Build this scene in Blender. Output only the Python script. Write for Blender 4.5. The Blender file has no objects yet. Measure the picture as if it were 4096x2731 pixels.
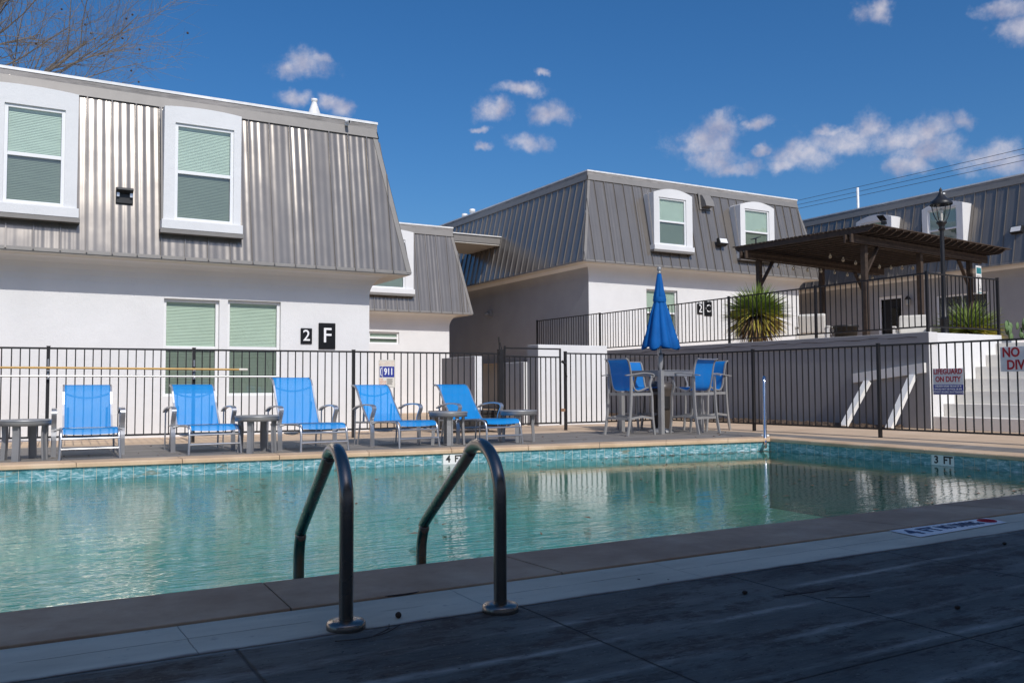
import bpy, math, random
from mathutils import Vector, Matrix
sc = bpy.context.scene
C = sc.collection
R = math.radians
PI = math.pi
random.seed(7)

# ------------------------------------------------------------------ camera
cd = bpy.data.cameras.new("camera")
cam = bpy.data.objects.new("camera", cd)
C.objects.link(cam)
cd.sensor_width = 36
cd.lens = 30.684
cd.clip_start = 0.05
cd.clip_end = 2000
yaw, pitch, roll = 0.52045, 0.04992, -0.004968
fw = Vector((math.sin(yaw)*math.cos(pitch), math.cos(yaw)*math.cos(pitch), math.sin(pitch)))
rt = Vector((math.cos(yaw), -math.sin(yaw), 0))
up = rt.cross(fw)
r2 = math.cos(roll)*rt + math.sin(roll)*up
u2 = -math.sin(roll)*rt + math.cos(roll)*up
cam.matrix_world = Matrix((( r2.x, u2.x, -fw.x, 0), (r2.y, u2.y, -fw.y, 0), (r2.z, u2.z, -fw.z, 0.92), (0, 0, 0, 1)))
sc.camera = cam

# ------------------------------------------------------------------ sun and sky
SUN_EL, SUN_AZ = R(42.5), R(182.6)
sv = Vector((math.sin(SUN_AZ)*math.cos(SUN_EL), math.cos(SUN_AZ)*math.cos(SUN_EL), math.sin(SUN_EL)))
ld = bpy.data.lights.new("sun", 'SUN')
ld.energy = 3.25
ld.angle = R(0.53)
ld.color = (1.0, 0.96, 0.90)
lo = bpy.data.objects.new("sun", ld)
C.objects.link(lo)
lo.rotation_euler = (-sv).to_track_quat('-Z', 'Y').to_euler()
lo.location = (0, -20, 30)
sc.view_settings.view_transform = 'Standard'
sc.view_settings.look = 'None'
sc.view_settings.exposure = 0
sc.view_settings.gamma = 1

w = bpy.data.worlds.new("World")
sc.world = w
w.use_nodes = True
nt = w.node_tree
N, LK = nt.nodes, nt.links
bg = N['Background']
SKY_STR = 0.113
bg.inputs[1].default_value = SKY_STR
sky = N.new('ShaderNodeTexSky')
sky.sky_type = 'NISHITA'
sky.sun_disc = False
sky.sun_elevation = SUN_EL
sky.sun_rotation = SUN_AZ
sky.air_density = 1.0
sky.dust_density = 2.0
sky.ozone_density = 8.0
hs = N.new('ShaderNodeHueSaturation')
hs.inputs['Saturation'].default_value = 1.19
LK.new(sky.outputs[0], hs.inputs['Color'])

def wmath(op, a, b=None, c=None):
    n = N.new('ShaderNodeMath'); n.operation = op
    for i, v in enumerate((a, b, c)):
        if v is None: continue
        if isinstance(v, (int, float)): n.inputs[i].default_value = v
        else: LK.new(v, n.inputs[i])
    return n.outputs[0]

# small fair-weather clouds: (azimuth, elevation, half width, half height) in radians
CLOUDS = [(0.2873,0.3506,0.029,0.0132),(0.2635,0.3444,0.0167,0.0097),(0.3042,0.3562,0.0121,0.0066),(0.278,0.3155,0.0182,0.009),
 (0.3214,0.31,0.0146,0.0082),(0.497,0.3084,0.0192,0.0112),(0.529,0.3306,0.0279,0.0074),(0.5668,0.306,0.0242,0.0121),
 (0.5428,0.2748,0.0227,0.0104),(0.4893,0.2868,0.0152,0.0038),(0.4908,0.2703,0.0091,0.0047),(0.557,0.3477,0.0091,0.0036),
 (0.7398,0.2654,0.0287,0.0162),(0.7616,0.2824,0.019,0.0128),(0.7515,0.2484,0.0285,0.0116),(0.7751,0.2376,0.0211,0.0084),
 (0.7994,0.2818,0.0163,0.0063),(0.8036,0.2541,0.0093,0.0055),(0.8494,0.2458,0.0313,0.0127),(0.8854,0.256,0.0305,0.0125),
 (0.912,0.2688,0.015,0.0131),(0.9415,0.2523,0.0332,0.0113),(0.9708,0.2575,0.0243,0.012),(1.0072,0.2613,0.0118,0.0084),
 (0.9702,0.2381,0.0322,0.0108),(0.9492,0.2273,0.0207,0.0096),(1.0335,0.224,0.0264,0.0118),(1.0541,0.215,0.0221,0.0117),
 (0.8309,0.2359,0.0182,0.0064),(0.8746,0.2683,0.0155,0.0053),(0.9235,0.3791,0.015,0.009),(1.0454,0.3611,0.0188,0.0078),
 (1.0524,0.342,0.0168,0.0098),
 (1.3,0.3,0.06,0.02),(-0.5,0.4,0.05,0.02),(2.2,0.35,0.1,0.03),(-1.6,0.3,0.1,0.03)]
tc = N.new('ShaderNodeTexCoord')
sx = N.new('ShaderNodeSeparateXYZ'); LK.new(tc.outputs['Generated'], sx.inputs[0])
az = wmath('ARCTAN2', sx.outputs[0], sx.outputs[1])
el = wmath('ARCSINE', sx.outputs[2])
def wnoise(scale, detail, rough):
    n = N.new('ShaderNodeTexNoise'); n.inputs['Scale'].default_value = scale
    n.inputs['Detail'].default_value = detail; n.inputs['Roughness'].default_value = rough
    LK.new(tc.outputs['Generated'], n.inputs['Vector'])
    return n
nw = wnoise(26, 4, 0.6)
sw = N.new('ShaderNodeSeparateColor'); LK.new(nw.outputs['Color'], sw.inputs[0])
azw = wmath('ADD', az, wmath('MULTIPLY', wmath('SUBTRACT', sw.outputs[0], 0.5), 0.055))
elw = wmath('ADD', el, wmath('MULTIPLY', wmath('SUBTRACT', sw.outputs[1], 0.5), 0.03))
cx = N.new('ShaderNodeCombineXYZ'); LK.new(azw, cx.inputs[0]); LK.new(elw, cx.inputs[1])
acc = None
CLOUDS = [(a, e, ra*(1.3 if a > .7 else 1.15), re*(1.3 if a > .7 else 1.15)) for a, e, ra, re in CLOUDS]
for (a, e, ra, re) in CLOUDS:
    s = N.new('ShaderNodeVectorMath'); s.operation = 'SUBTRACT'; LK.new(cx.outputs[0], s.inputs[0]); s.inputs[1].default_value = (a, e, 0)
    m = N.new('ShaderNodeVectorMath'); m.operation = 'MULTIPLY'; LK.new(s.outputs[0], m.inputs[0]); m.inputs[1].default_value = (1/ra, 1/re, 0)
    l = N.new('ShaderNodeVectorMath'); l.operation = 'LENGTH'; LK.new(m.outputs[0], l.inputs[0])
    f = N.new('ShaderNodeMapRange'); f.interpolation_type = 'SMOOTHSTEP'
    LK.new(l.outputs['Value'], f.inputs[0]); f.inputs[1].default_value = 2.0; f.inputs[2].default_value = 0.0
    acc = f.outputs[0] if acc is None else wmath('MAXIMUM', acc, f.outputs[0])
nf = wnoise(48, 8, 0.66)
dens = wmath('ADD', acc, wmath('MULTIPLY', wmath('SUBTRACT', nf.outputs['Fac'], 0.5), 1.15))
mr = N.new('ShaderNodeMapRange'); mr.interpolation_type = 'SMOOTHSTEP'
LK.new(dens, mr.inputs[0]); mr.inputs[1].default_value = 0.30; mr.inputs[2].default_value = 1.42; mr.inputs[4].default_value = 0.95
gate = wmath('MULTIPLY', mr.outputs[0], wmath('GREATER_THAN', acc, 0.001))
ng = wnoise(34, 3, 0.5)
cr = N.new('ShaderNodeValToRGB')
cr.color_ramp.elements[0].position = 0.35; cr.color_ramp.elements[0].color = (0.42, 0.41, 0.52, 1)
cr.color_ramp.elements[1].position = 0.62; cr.color_ramp.elements[1].color = (0.70, 0.67, 0.73, 1)
LK.new(ng.outputs['Fac'], cr.inputs[0])
sca = N.new('ShaderNodeVectorMath'); sca.operation = 'SCALE'; LK.new(cr.outputs[0], sca.inputs[0]); sca.inputs['Scale'].default_value = 1/SKY_STR
mx = N.new('ShaderNodeMix'); mx.data_type = 'RGBA'
LK.new(gate, mx.inputs[0]); LK.new(hs.outputs[0], mx.inputs[6]); LK.new(sca.outputs[0], mx.inputs[7])
LK.new(mx.outputs[2], bg.inputs[0])

# ------------------------------------------------------------------ material helpers
class Mat:
    """little wrapper round a Principled material"""
    def __init__(s, name, col=(.5, .5, .5), rough=.6, metal=0, spec=.5):
        s.m = bpy.data.materials.new(name); s.m.use_nodes = True
        s.t = s.m.node_tree; s.n = s.t.nodes; s.l = s.t.links
        s.p = s.n['Principled BSDF']
        s.p.inputs['Base Color'].default_value = (*col, 1)
        s.p.inputs['Roughness'].default_value = rough
        s.p.inputs['Metallic'].default_value = metal
        s.p.inputs['Specular IOR Level'].default_value = spec
        s.tc = s.n.new('ShaderNodeTexCoord'); s.geo = s.n.new('ShaderNodeNewGeometry')
    def node(s, t, **kw):
        n = s.n.new(t)
        for k, v in kw.items(): setattr(n, k, v)
        return n
    def math(s, op, a, b=None, c=None):
        n = s.node('ShaderNodeMath', operation=op)
        for i, v in enumerate((a, b, c)):
            if v is None: continue
            if isinstance(v, (int, float)): n.inputs[i].default_value = v
            else: s.l.new(v, n.inputs[i])
        return n.outputs[0]
    def pos(s, scale=(1, 1, 1), world=True):
        mp = s.node('ShaderNodeMapping'); mp.inputs['Scale'].default_value = scale
        s.l.new(s.geo.outputs['Position'] if world else s.tc.outputs['Object'], mp.inputs[0])
        return mp.outputs[0]
    def noise(s, scale=5, detail=4, rough=.55, vec=None, dist=0):
        n = s.node('ShaderNodeTexNoise'); n.inputs['Scale'].default_value = scale
        n.inputs['Detail'].default_value = detail; n.inputs['Roughness'].default_value = rough
        n.inputs['Distortion'].default_value = dist
        s.l.new(vec if vec is not None else s.geo.outputs['Position'], n.inputs['Vector'])
        return n.outputs['Fac']
    def ramp(s, fac, stops):
        r = s.node('ShaderNodeValToRGB'); cr = r.color_ramp
        while len(cr.elements) < len(stops): cr.elements.new(0.5)
        for e, (p, c) in zip(cr.elements, stops):
            e.position = p; e.color = (*c, 1) if len(c) == 3 else c
        s.l.new(fac, r.inputs[0]); return r.outputs[0]
    def mix(s, fac, a, b, mode='MIX'):
        m = s.node('ShaderNodeMix', data_type='RGBA', blend_type=mode)
        for i, v in ((0, fac), (6, a), (7, b)):
            if isinstance(v, (int, float)): m.inputs[i].default_value = v
            elif isinstance(v, tuple): m.inputs[i].default_value = (*v, 1)
            else: s.l.new(v, m.inputs[i])
        return m.outputs[2]
    def step(s, v, a, b, lo=0., hi=1.):
        m = s.node('ShaderNodeMapRange', interpolation_type='SMOOTHSTEP')
        s.l.new(v, m.inputs[0])
        for i, q in ((1, a), (2, b), (3, lo), (4, hi)): m.inputs[i].default_value = q
        return m.outputs[0]
    def color(s, v): s.l.new(v, s.p.inputs['Base Color']); return s
    def rough(s, v): s.l.new(v, s.p.inputs['Roughness']); return s
    def bump(s, h, dist=.01, strength=1., prev=None):
        b = s.node('ShaderNodeBump'); b.inputs['Distance'].default_value = dist; b.inputs['Strength'].default_value = strength
        s.l.new(h, b.inputs['Height'])
        if prev: s.l.new(prev, b.inputs['Normal'])
        s.l.new(b.outputs[0], s.p.inputs['Normal']); return b.outputs[0]

def simple(name, col, rough=.5, metal=0, var=.12, scale=6, bump=0, bscale=60, spec=.5):
    m = Mat(name, col, rough, metal, spec)
    n = m.noise(scale, 4)
    d = tuple(c*(1-var) for c in col); u = tuple(min(1, c*(1+var)) for c in col)
    m.color(m.ramp(n, [(.3, d), (.7, u)]))
    if bump: m.bump(m.noise(bscale, 3), bump, .6)
    return m.m

MT = {}
def stucco(name, c, grime=.06, side=None):
    m = Mat(name, c, .85, 0, .2)
    a = m.noise(1.3, 5, .6); b = m.noise(.35, 3, .6, m.pos((1, 1, .25)))
    d = tuple(x*(1-grime) for x in c); dd = tuple(x*(1-2*grime) for x in c)
    col = m.mix(m.step(b, .52, .75), m.ramp(a, [(.3, d), (.65, c)]), dd)
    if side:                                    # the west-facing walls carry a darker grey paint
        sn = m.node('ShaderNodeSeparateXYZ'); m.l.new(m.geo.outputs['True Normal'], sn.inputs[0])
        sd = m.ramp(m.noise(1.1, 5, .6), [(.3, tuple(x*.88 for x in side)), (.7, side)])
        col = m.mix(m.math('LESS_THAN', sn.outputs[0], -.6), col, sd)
    m.color(col)
    h = m.math('ADD', m.noise(55, 5, .65), m.math('MULTIPLY', m.noise(7, 3, .5), 1.2))
    m.bump(h, .0055, .8)
    return m.m
MT['stucco'] = stucco('white_stucco', (.765, .76, .755), .06)
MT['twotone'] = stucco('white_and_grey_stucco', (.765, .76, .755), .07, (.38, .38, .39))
MT['steps'] = stucco('worn_white_steps', (.84, .80, .73), .09)
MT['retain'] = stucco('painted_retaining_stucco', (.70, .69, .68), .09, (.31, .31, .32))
MT['soffit'] = simple('soffit_board', (.62, .58, .52), .8, var=.05)

def roofmetal():
    m = Mat('standing_seam_metal', (.3, .29, .28), .3, .42, .55)
    cr = m.node('ShaderNodeVectorMath', operation='CROSS_PRODUCT'); m.l.new(m.geo.outputs['True Normal'], cr.inputs[0]); cr.inputs[1].default_value = (0, 0, 1)
    nr = m.node('ShaderNodeVectorMath', operation='NORMALIZE'); m.l.new(cr.outputs[0], nr.inputs[0])
    dt = m.node('ShaderNodeVectorMath', operation='DOT_PRODUCT'); m.l.new(nr.outputs[0], dt.inputs[0]); m.l.new(m.geo.outputs['Position'], dt.inputs[1])
    u = dt.outputs['Value']
    sp = m.node('ShaderNodeSeparateXYZ'); m.l.new(m.geo.outputs['Position'], sp.inputs[0])
    cb = m.node('ShaderNodeCombineXYZ'); m.l.new(u, cb.inputs[0]); m.l.new(m.math('MULTIPLY', sp.outputs[2], .045), cb.inputs[1])
    cb2 = m.node('ShaderNodeCombineXYZ'); m.l.new(u, cb2.inputs[0]); m.l.new(m.math('MULTIPLY', sp.outputs[2], .5), cb2.inputs[1])
    warp = m.noise(1.6, 2, .5, cb2.outputs[0])
    uw = m.math('ADD', u, m.math('MULTIPLY', m.math('SUBTRACT', warp, .5), .012))
    rib = m.math('SINE', m.math('MULTIPLY', uw, 2*PI/.1333))
    h = m.math('ADD', m.math('MULTIPLY', rib, m.step(m.noise(1.3, 2, .5, cb.outputs[0]), .35, .65, .15, 1.0)), m.math('ADD', m.math('MULTIPLY', m.noise(4.2, 1, .5, cb.outputs[0]), 5.0), m.math('MULTIPLY', warp, 1.5)))
    m.bump(h, .0030, .9)
    m.color(m.ramp(m.noise(3, 5, .6, m.pos((1, 1, .2))), [(.3, (.220, .197, .175)), (.7, (.252, .228, .204))]))
    m.rough(m.ramp(m.noise(2, 3), [(.3, (.17,)*3), (.7, (.24,)*3)]))
    return m.m
MT['roof'] = roofmetal()
MT['trim'] = simple('grey_metal_trim', (.23, .215, .20), .55, .2, .05)
def fasc():
    m = Mat('weathered_fascia_board', (.3, .3, .29), .8)
    v = m.pos((1, 1, 9))
    m.color(m.ramp(m.noise(2.5, 6, .65, v), [(.3, (.16, .15, .14)), (.5, (.27, .25, .235)), (.7, (.34, .32, .30))]))
    m.bump(m.noise(9, 4, .6, v), .006, .7); return m.m
MT['fascia'] = fasc()
MT['white'] = simple('white_vinyl', (.82, .82, .82), .35, var=.02)
MT['blind'] = simple('blind_slat', (.72, .73, .68), .5, var=.04, scale=2)
MT['dark_room'] = simple('dark_interior', (.02, .02, .022), .9)
def glass(name, tint, extra=0.0):
    m = bpy.data.materials.new(name); m.use_nodes = True; t = m.node_tree; n = t.nodes; l = t.links
    n.remove(n['Principled BSDF'])
    tr = n.new('ShaderNodeBsdfTransparent'); tr.inputs[0].default_value = (*tint, 1)
    gl = n.new('ShaderNodeBsdfGlossy'); gl.inputs['Roughness'].default_value = .02; gl.inputs[0].default_value = (.95, .97, 1, 1)
    tcn = n.new('ShaderNodeTexCoord'); no = n.new('ShaderNodeTexNoise'); no.inputs['Scale'].default_value = 2.5; l.new(tcn.outputs['Object'], no.inputs[0])
    bm = n.new('ShaderNodeBump'); bm.inputs['Distance'].default_value = .004; l.new(no.outputs['Fac'], bm.inputs['Height']); l.new(bm.outputs[0], gl.inputs['Normal'])
    lw = n.new('ShaderNodeLayerWeight'); lw.inputs[0].default_value = .5; l.new(bm.outputs[0], lw.inputs['Normal'])
    pw = n.new('ShaderNodeMath'); pw.operation = 'POWER'; pw.inputs[1].default_value = 5; l.new(lw.outputs['Facing'], pw.inputs[0])
    ad = n.new('ShaderNodeMath'); ad.operation = 'MULTIPLY_ADD'; ad.inputs[1].default_value = .9; ad.inputs[2].default_value = .09; ad.use_clamp = True; l.new(pw.outputs[0], ad.inputs[0])
    mx = n.new('ShaderNodeMixShader'); l.new(ad.outputs[0], mx.inputs[0]); l.new(tr.outputs[0], mx.inputs[1]); l.new(gl.outputs[0], mx.inputs[2])
    l.new(mx.outputs[0], n['Material Output'].inputs[0]); return m
MT['glass'] = glass('window_glass', (.80, .90, .83))
MT['screen_glass'] = glass('insect_screen_glass', (.50, .56, .51))
MT['lamp_glass'] = glass('lamp_glass', (.93, .92, .88))
MT['black'] = simple('black_powder_coat', (.022, .021, .022), .42, .2, .15)
MT['blackm'] = simple('black_plastic', (.018, .018, .019), .5)
MT['silver'] = simple('brushed_aluminium', (.56, .56, .57), .32, .85, .06)
MT['grey_alu'] = simple('grey_painted_aluminium', (.30, .30, .305), .45, .35, .06)
MT['silver_paint'] = simple('silver_painted_frame', (.36, .355, .35), .4, .35, .05)
def steel():
    m = Mat('aged_stainless', (.36, .33, .31), .3, 1)
    n = m.noise(9, 5, .6)
    m.color(m.ramp(n, [(.3, (.25, .21, .18)), (.7, (.29, .245, .21))]))
    m.rough(m.ramp(m.noise(5, 2), [(.3, (.25,)*3), (.7, (.29,)*3)])); return m.m
MT['steel'] = steel()
MT['chrome'] = simple('polished_steel', (.62, .63, .66), .15, 1, .05)
MT['bamboo'] = simple('varnished_wood_pole', (.55, .32, .08), .4, 0, .15, 12)
MT['brown'] = simple('stained_timber', (.055, .036, .025), .7, 0, .3, 9, .003, 30)
MT['rust'] = simple('rusty_concrete', (.3, .17, .1), .9)
def sling(name, c, tr):
    m = bpy.data.materials.new(name); m.use_nodes = True; t = m.node_tree; n = t.nodes; l = t.links
    p = n['Principled BSDF']; p.inputs['Base Color'].default_value = (*c, 1); p.inputs['Roughness'].default_value = .55
    tl = n.new('ShaderNodeBsdfTranslucent'); tl.inputs[0].default_value = (*c, 1)
    oi = n.new('ShaderNodeObjectInfo'); vr = n.new('ShaderNodeMapRange'); vr.inputs[3].default_value = .88; vr.inputs[4].default_value = 1.04; l.new(oi.outputs['Random'], vr.inputs[0])
    hv = n.new('ShaderNodeHueSaturation'); hv.inputs['Color'].default_value = (*c, 1); l.new(vr.outputs[0], hv.inputs['Value'])
    l.new(hv.outputs[0], p.inputs['Base Color']); l.new(hv.outputs[0], tl.inputs[0])
    tp = n.new('ShaderNodeBsdfTransparent'); tp.inputs[0].default_value = (.6, .8, 1, 1)
    tcn = n.new('ShaderNodeTexCoord'); wv = n.new('ShaderNodeTexNoise'); wv.inputs['Scale'].default_value = 7; l.new(tcn.outputs['Object'], wv.inputs[0])
    rp = n.new('ShaderNodeMapRange'); rp.inputs[3].default_value = tr*.75; rp.inputs[4].default_value = tr*1.25; l.new(wv.outputs['Fac'], rp.inputs[0])
    a = n.new('ShaderNodeMixShader'); a.inputs[0].default_value = .3; l.new(p.outputs[0], a.inputs[1]); l.new(tl.outputs[0], a.inputs[2])
    b = n.new('ShaderNodeMixShader'); l.new(rp.outputs[0], b.inputs[0]); l.new(a.outputs[0], b.inputs[1]); l.new(tp.outputs[0], b.inputs[2])
    l.new(b.outputs[0], n['Material Output'].inputs[0]); return m
MT['sling'] = sling('blue_mesh_sling', (.003, .36, .93), .20)
MT['sling2'] = sling('blue_bar_sling', (.004, .24, .74), .07)
def canv():
    m = Mat('blue_canvas', (.004, .13, .50), .75, 0, .2)
    m.bump(m.noise(40, 3), .002, .5); m.color(m.ramp(m.noise(3, 3), [(.3, (.002, .085, .30)), (.7, (.003, .11, .38))])); return m.m
MT['canvas'] = canv()
MT['dark_sling'] = simple('navy_mesh', (.03, .045, .09), .6)
MT['signwhite'] = simple('sign_white', (.78, .77, .75), .4, var=.02)
MT['signcream'] = simple('sign_cream', (.78, .72, .62), .5, var=.03)
MT['signblack'] = simple('sign_black', (.01, .01, .011), .3)
MT['ink_white'] = simple('ink_white', (.85, .85, .85), .5, var=.0)
MT['ink_black'] = simple('ink_black', (.015, .015, .018), .5, var=.0)
MT['ink_red'] = simple('ink_red', (.42, .008, .02), .5, var=.05)
MT['ink_pink'] = simple('faded_red_ink', (.72, .34, .22), .5, var=.1)
MT['ink_pale'] = simple('bleached_red_ink', (.75, .58, .46), .5, var=.1)
MT['ink_blue'] = simple('ink_blue', (.02, .035, .28), .5, var=.05)
MT['ink_navy'] = simple('ink_navy', (.03, .05, .12), .6, var=.15)
MT['ink_green'] = simple('ink_teal', (.03, .22, .25), .5)
MT['wicker'] = simple('black_wicker', (.025, .022, .02), .55, 0, .6, 60, .01, 80)
MT['bin'] = simple('bronze_plastic', (.07, .058, .05), .35, 0, .1)
MT['cushion'] = simple('cream_cushion', (.72, .69, .63), .85, 0, .05)
MT['patio_frame'] = simple('white_patio_frame', (.78, .77, .74), .45, 0, .03)
MT['cactus'] = simple('cactus_green', (.12, .20, .075), .6, 0, .25, 8)
MT['mulch'] = simple('bark_mulch', (.09, .06, .04), .95, 0, .6, 25, .03, 40)
MT['bark'] = simple('pale_bark', (.20, .165, .135), .85, 0, .35, 5)
MT['pod'] = simple('dry_pod', (.05, .03, .02), .9)
MT['twig'] = simple('dry_twig', (.05, .035, .03), .9)
MT['pipe_white'] = simple('white_pipe', (.75, .74, .72), .5)
MT['bulb'] = simple('clear_bulb', (.55, .50, .40), .15, 0, .05)

# ------------------------------------------------------------------ mesh helpers
class MB:
    def __init__(s, M=None): s.v = []; s.f = []; s.M = M or Matrix.Identity(4); s.sm = []
    def add(s, vs, fs, smooth=False):
        o = len(s.v); s.v += [tuple(s.M @ Vector(p)) for p in vs]
        s.f += [tuple(i+o for i in f) for f in fs]; s.sm += [smooth]*len(fs); return s
    def box(s, x0, x1, y0, y1, z0, z1):
        return s.add([(x0,y0,z0),(x1,y0,z0),(x1,y1,z0),(x0,y1,z0),(x0,y0,z1),(x1,y0,z1),(x1,y1,z1),(x0,y1,z1)],
                     [(0,3,2,1),(4,5,6,7),(0,1,5,4),(1,2,6,5),(2,3,7,6),(3,0,4,7)])
    def bar(s, a, b, w, h, upv=(0, 0, 1)):
        a, b = Vector(a), Vector(b); d = (b-a).normalized(); u = Vector(upv)
        sd = d.cross(u)
        if sd.length < 1e-4: sd = d.cross(Vector((0, 1, 0)))
        sd.normalize(); u = sd.cross(d)
        vs = [p + sd*i*w/2 + u*j*h/2 for p in (a, b) for i, j in ((-1,-1),(1,-1),(1,1),(-1,1))]
        return s.add(vs, [(0,1,2,3),(7,6,5,4),(0,4,5,1),(1,5,6,2),(2,6,7,3),(3,7,4,0)])
    def tube(s, pts, r, n=8, cap=True):
        pts = [Vector(p) for p in pts]; m = len(pts)
        rs = r if isinstance(r, (list, tuple)) else [r]*m
        ref = None; vs = []
        for i, p in enumerate(pts):
            d = (pts[min(i+1, m-1)] - pts[max(i-1, 0)]).normalized()
            if ref is None:
                ref = Vector((0, 0, 1)) if abs(d.z) < .9 else Vector((1, 0, 0))
            a = (ref - d*ref.dot(d)); a.normalize(); ref = a; b = d.cross(a)
            for k in range(n):
                t = 2*PI*k/n; vs.append(p + (a*math.cos(t) + b*math.sin(t))*rs[i])
        fs = [(i*n+k, i*n+(k+1) % n, (i+1)*n+(k+1) % n, (i+1)*n+k) for i in range(m-1) for k in range(n)]
        s.add(vs, fs, True)
        if cap:
            s.add(vs[:n], [tuple(range(n))[::-1]]); s.add(vs[-n:], [tuple(range(n))])
        return s
    def flat(s, pts, w, t, side=(1, 0, 0)):
        """a flat bar bent along a path; w across `side`, t thick"""
        pts = [Vector(p) for p in pts]; sd = Vector(side).normalized(); vs = []
        for i, p in enumerate(pts):
            d = (pts[min(i+1, len(pts)-1)] - pts[max(i-1, 0)]).normalized(); u = sd.cross(d).normalized()
            vs += [p + sd*a*w/2 + u*b*t/2 for a, b in ((-1,-1),(1,-1),(1,1),(-1,1))]
        fs = [(i*4+k, i*4+(k+1) % 4, i*4+4+(k+1) % 4, i*4+4+k) for i in range(len(pts)-1) for k in range(4)]
        e = len(vs)-4
        return s.add(vs, fs + [(3,2,1,0), (e,e+1,e+2,e+3)])
    def lathe(s, prof, n=24, c=(0, 0, 0), smooth=True):
        vs = [(c[0]+r*math.cos(2*PI*k/n), c[1]+r*math.sin(2*PI*k/n), c[2]+z) for r, z in prof for k in range(n)]
        fs = [(i*n+k, i*n+(k+1) % n, (i+1)*n+(k+1) % n, (i+1)*n+k) for i in range(len(prof)-1) for k in range(n)]
        return s.add(vs, fs, smooth)
    def ball(s, c, r, n=10, m=6, sc=(1, 1, 1)):
        vs = []; fs = []
        for i in range(m+1):
            t = PI*i/m
            for k in range(n):
                a = 2*PI*k/n
                vs.append((c[0]+sc[0]*r*math.sin(t)*math.cos(a), c[1]+sc[1]*r*math.sin(t)*math.sin(a), c[2]+sc[2]*r*math.cos(t)))
        for i in range(m):
            for k in range(n): fs.append((i*n+k, (i+1)*n+k, (i+1)*n+(k+1) % n, i*n+(k+1) % n))
        return s.add(vs, fs, True)
    def sheet(s, prof, x0, x1, nx=1, sag=0):
        """profile (y,z) list swept from x0 to x1"""
        vs = []; m = len(prof)
        for i in range(nx+1):
            t = i/nx; x = x0+(x1-x0)*t; g = sag*4*t*(1-t)
            for (y, z) in prof: vs.append((x, y, z-g))
        fs = [(i*m+k, (i+1)*m+k, (i+1)*m+k+1, i*m+k+1) for i in range(nx) for k in range(m-1)]
        return s.add(vs, fs, True)
    def mesh(s, name):
        me = bpy.data.meshes.new(name); me.from_pydata(s.v, [], s.f)
        me.polygons.foreach_set('use_smooth', s.sm); me.update(); return me
    def build(s, name, mat, parent=None, bevel=0):
        me = s.mesh(name)
        me.materials.append(MT[mat] if isinstance(mat, str) else mat)
        o = bpy.data.objects.new(name, me); C.objects.link(o)
        if parent is not None: o.parent = parent
        if bevel:
            b = o.modifiers.new('bevel', 'BEVEL'); b.width = bevel; b.segments = 2; b.limit_method = 'ANGLE'; b.angle_limit = R(40)
        return o
def thing(name, label, cat, loc=(0, 0, 0), rz=0, group=None):
    o = bpy.data.objects.new(name, None); C.objects.link(o); o.location = loc; o.rotation_euler = (0, 0, rz)
    o.empty_display_size = .1; tag(o, label, cat, group); return o
def tag(o, label, cat, group=None):
    o['label'] = label; o['category'] = cat
    if group: o['group'] = group
    return o
def struct(o): o['kind'] = 'structure'; return o
def dup(root, loc, rz, label=None, group=None):
    r = root.copy(); C.objects.link(r); r.location = loc; r.rotation_euler = (0, 0, rz)
    if label: r['label'] = label
    if group: r['group'] = group
    for ch in list(root.children):
        c = ch.copy(); C.objects.link(c); c.parent = r
        for g in list(ch.children):
            d = g.copy(); C.objects.link(d); d.parent = c
    return r
def text(body, size, mat, parent, M, name='lettering', bold=0.0, ext=.0015, sx=1.0, align='CENTER', spacing=1.0):
    """writing laid in the local XY plane of M (x right, y up), turned into a mesh"""
    cu = bpy.data.curves.new('t', 'FONT'); cu.body = body; cu.size = size; cu.align_x = align; cu.align_y = 'CENTER'
    cu.offset = bold; cu.extrude = ext; cu.resolution_u = 3; cu.space_character = spacing
    to = bpy.data.objects.new('t', cu); C.objects.link(to)
    dg = bpy.context.evaluated_depsgraph_get(); dg.update()
    me = bpy.data.meshes.new_from_object(to.evaluated_get(dg))
    bpy.data.objects.remove(to); bpy.data.curves.remove(cu)
    me.transform(M @ Matrix.Diagonal((sx, 1, 1, 1))); me.name = name
    me.materials.clear(); me.materials.append(MT[mat])
    o = bpy.data.objects.new(name, me); C.objects.link(o); o.parent = parent; return o
def frame_y(x, y, z):   # plate facing -Y
    return Matrix(((1,0,0,x),(0,0,-1,y),(0,1,0,z),(0,0,0,1)))
def frame_x(x, y, z):   # plate facing -X
    return Matrix(((0,0,-1,x),(-1,0,0,y),(0,1,0,z),(0,0,0,1)))
def arc(c, r, a0, a1, n, plane='yz', x=0):
    out = []
    for i in range(n+1):
        a = a0+(a1-a0)*i/n
        out.append((x, c[0]+r*math.cos(a), c[1]+r*math.sin(a)))
    return out
def smooth_path(pts, k=6):
    """Catmull-Rom through the points"""
    P = [Vector(p) for p in pts]; P = [2*P[0]-P[1]] + P + [2*P[-1]-P[-2]]; out = []
    for i in range(1, len(P)-2):
        for j in range(k):
            t = j/k
            out.append(.5*((2*P[i]) + (P[i+1]-P[i-1])*t + (2*P[i-1]-5*P[i]+4*P[i+1]-P[i+2])*t*t + (-P[i-1]+3*P[i]-3*P[i+1]+P[i+2])*t**3))
    out.append(P[-2]); return out

# ================================================================== SETTING
# pool outline: I = water edge of the coping, O = outer edge of the coping
I_ = [(-9.0, 4.12), (10.75, 4.16), (11.05, 10.60), (-9.0, 12.88)]
O_ = [(-9.5, 3.59), (11.2, 3.59), (11.475, 10.97), (-9.5, 13.36)]

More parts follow.
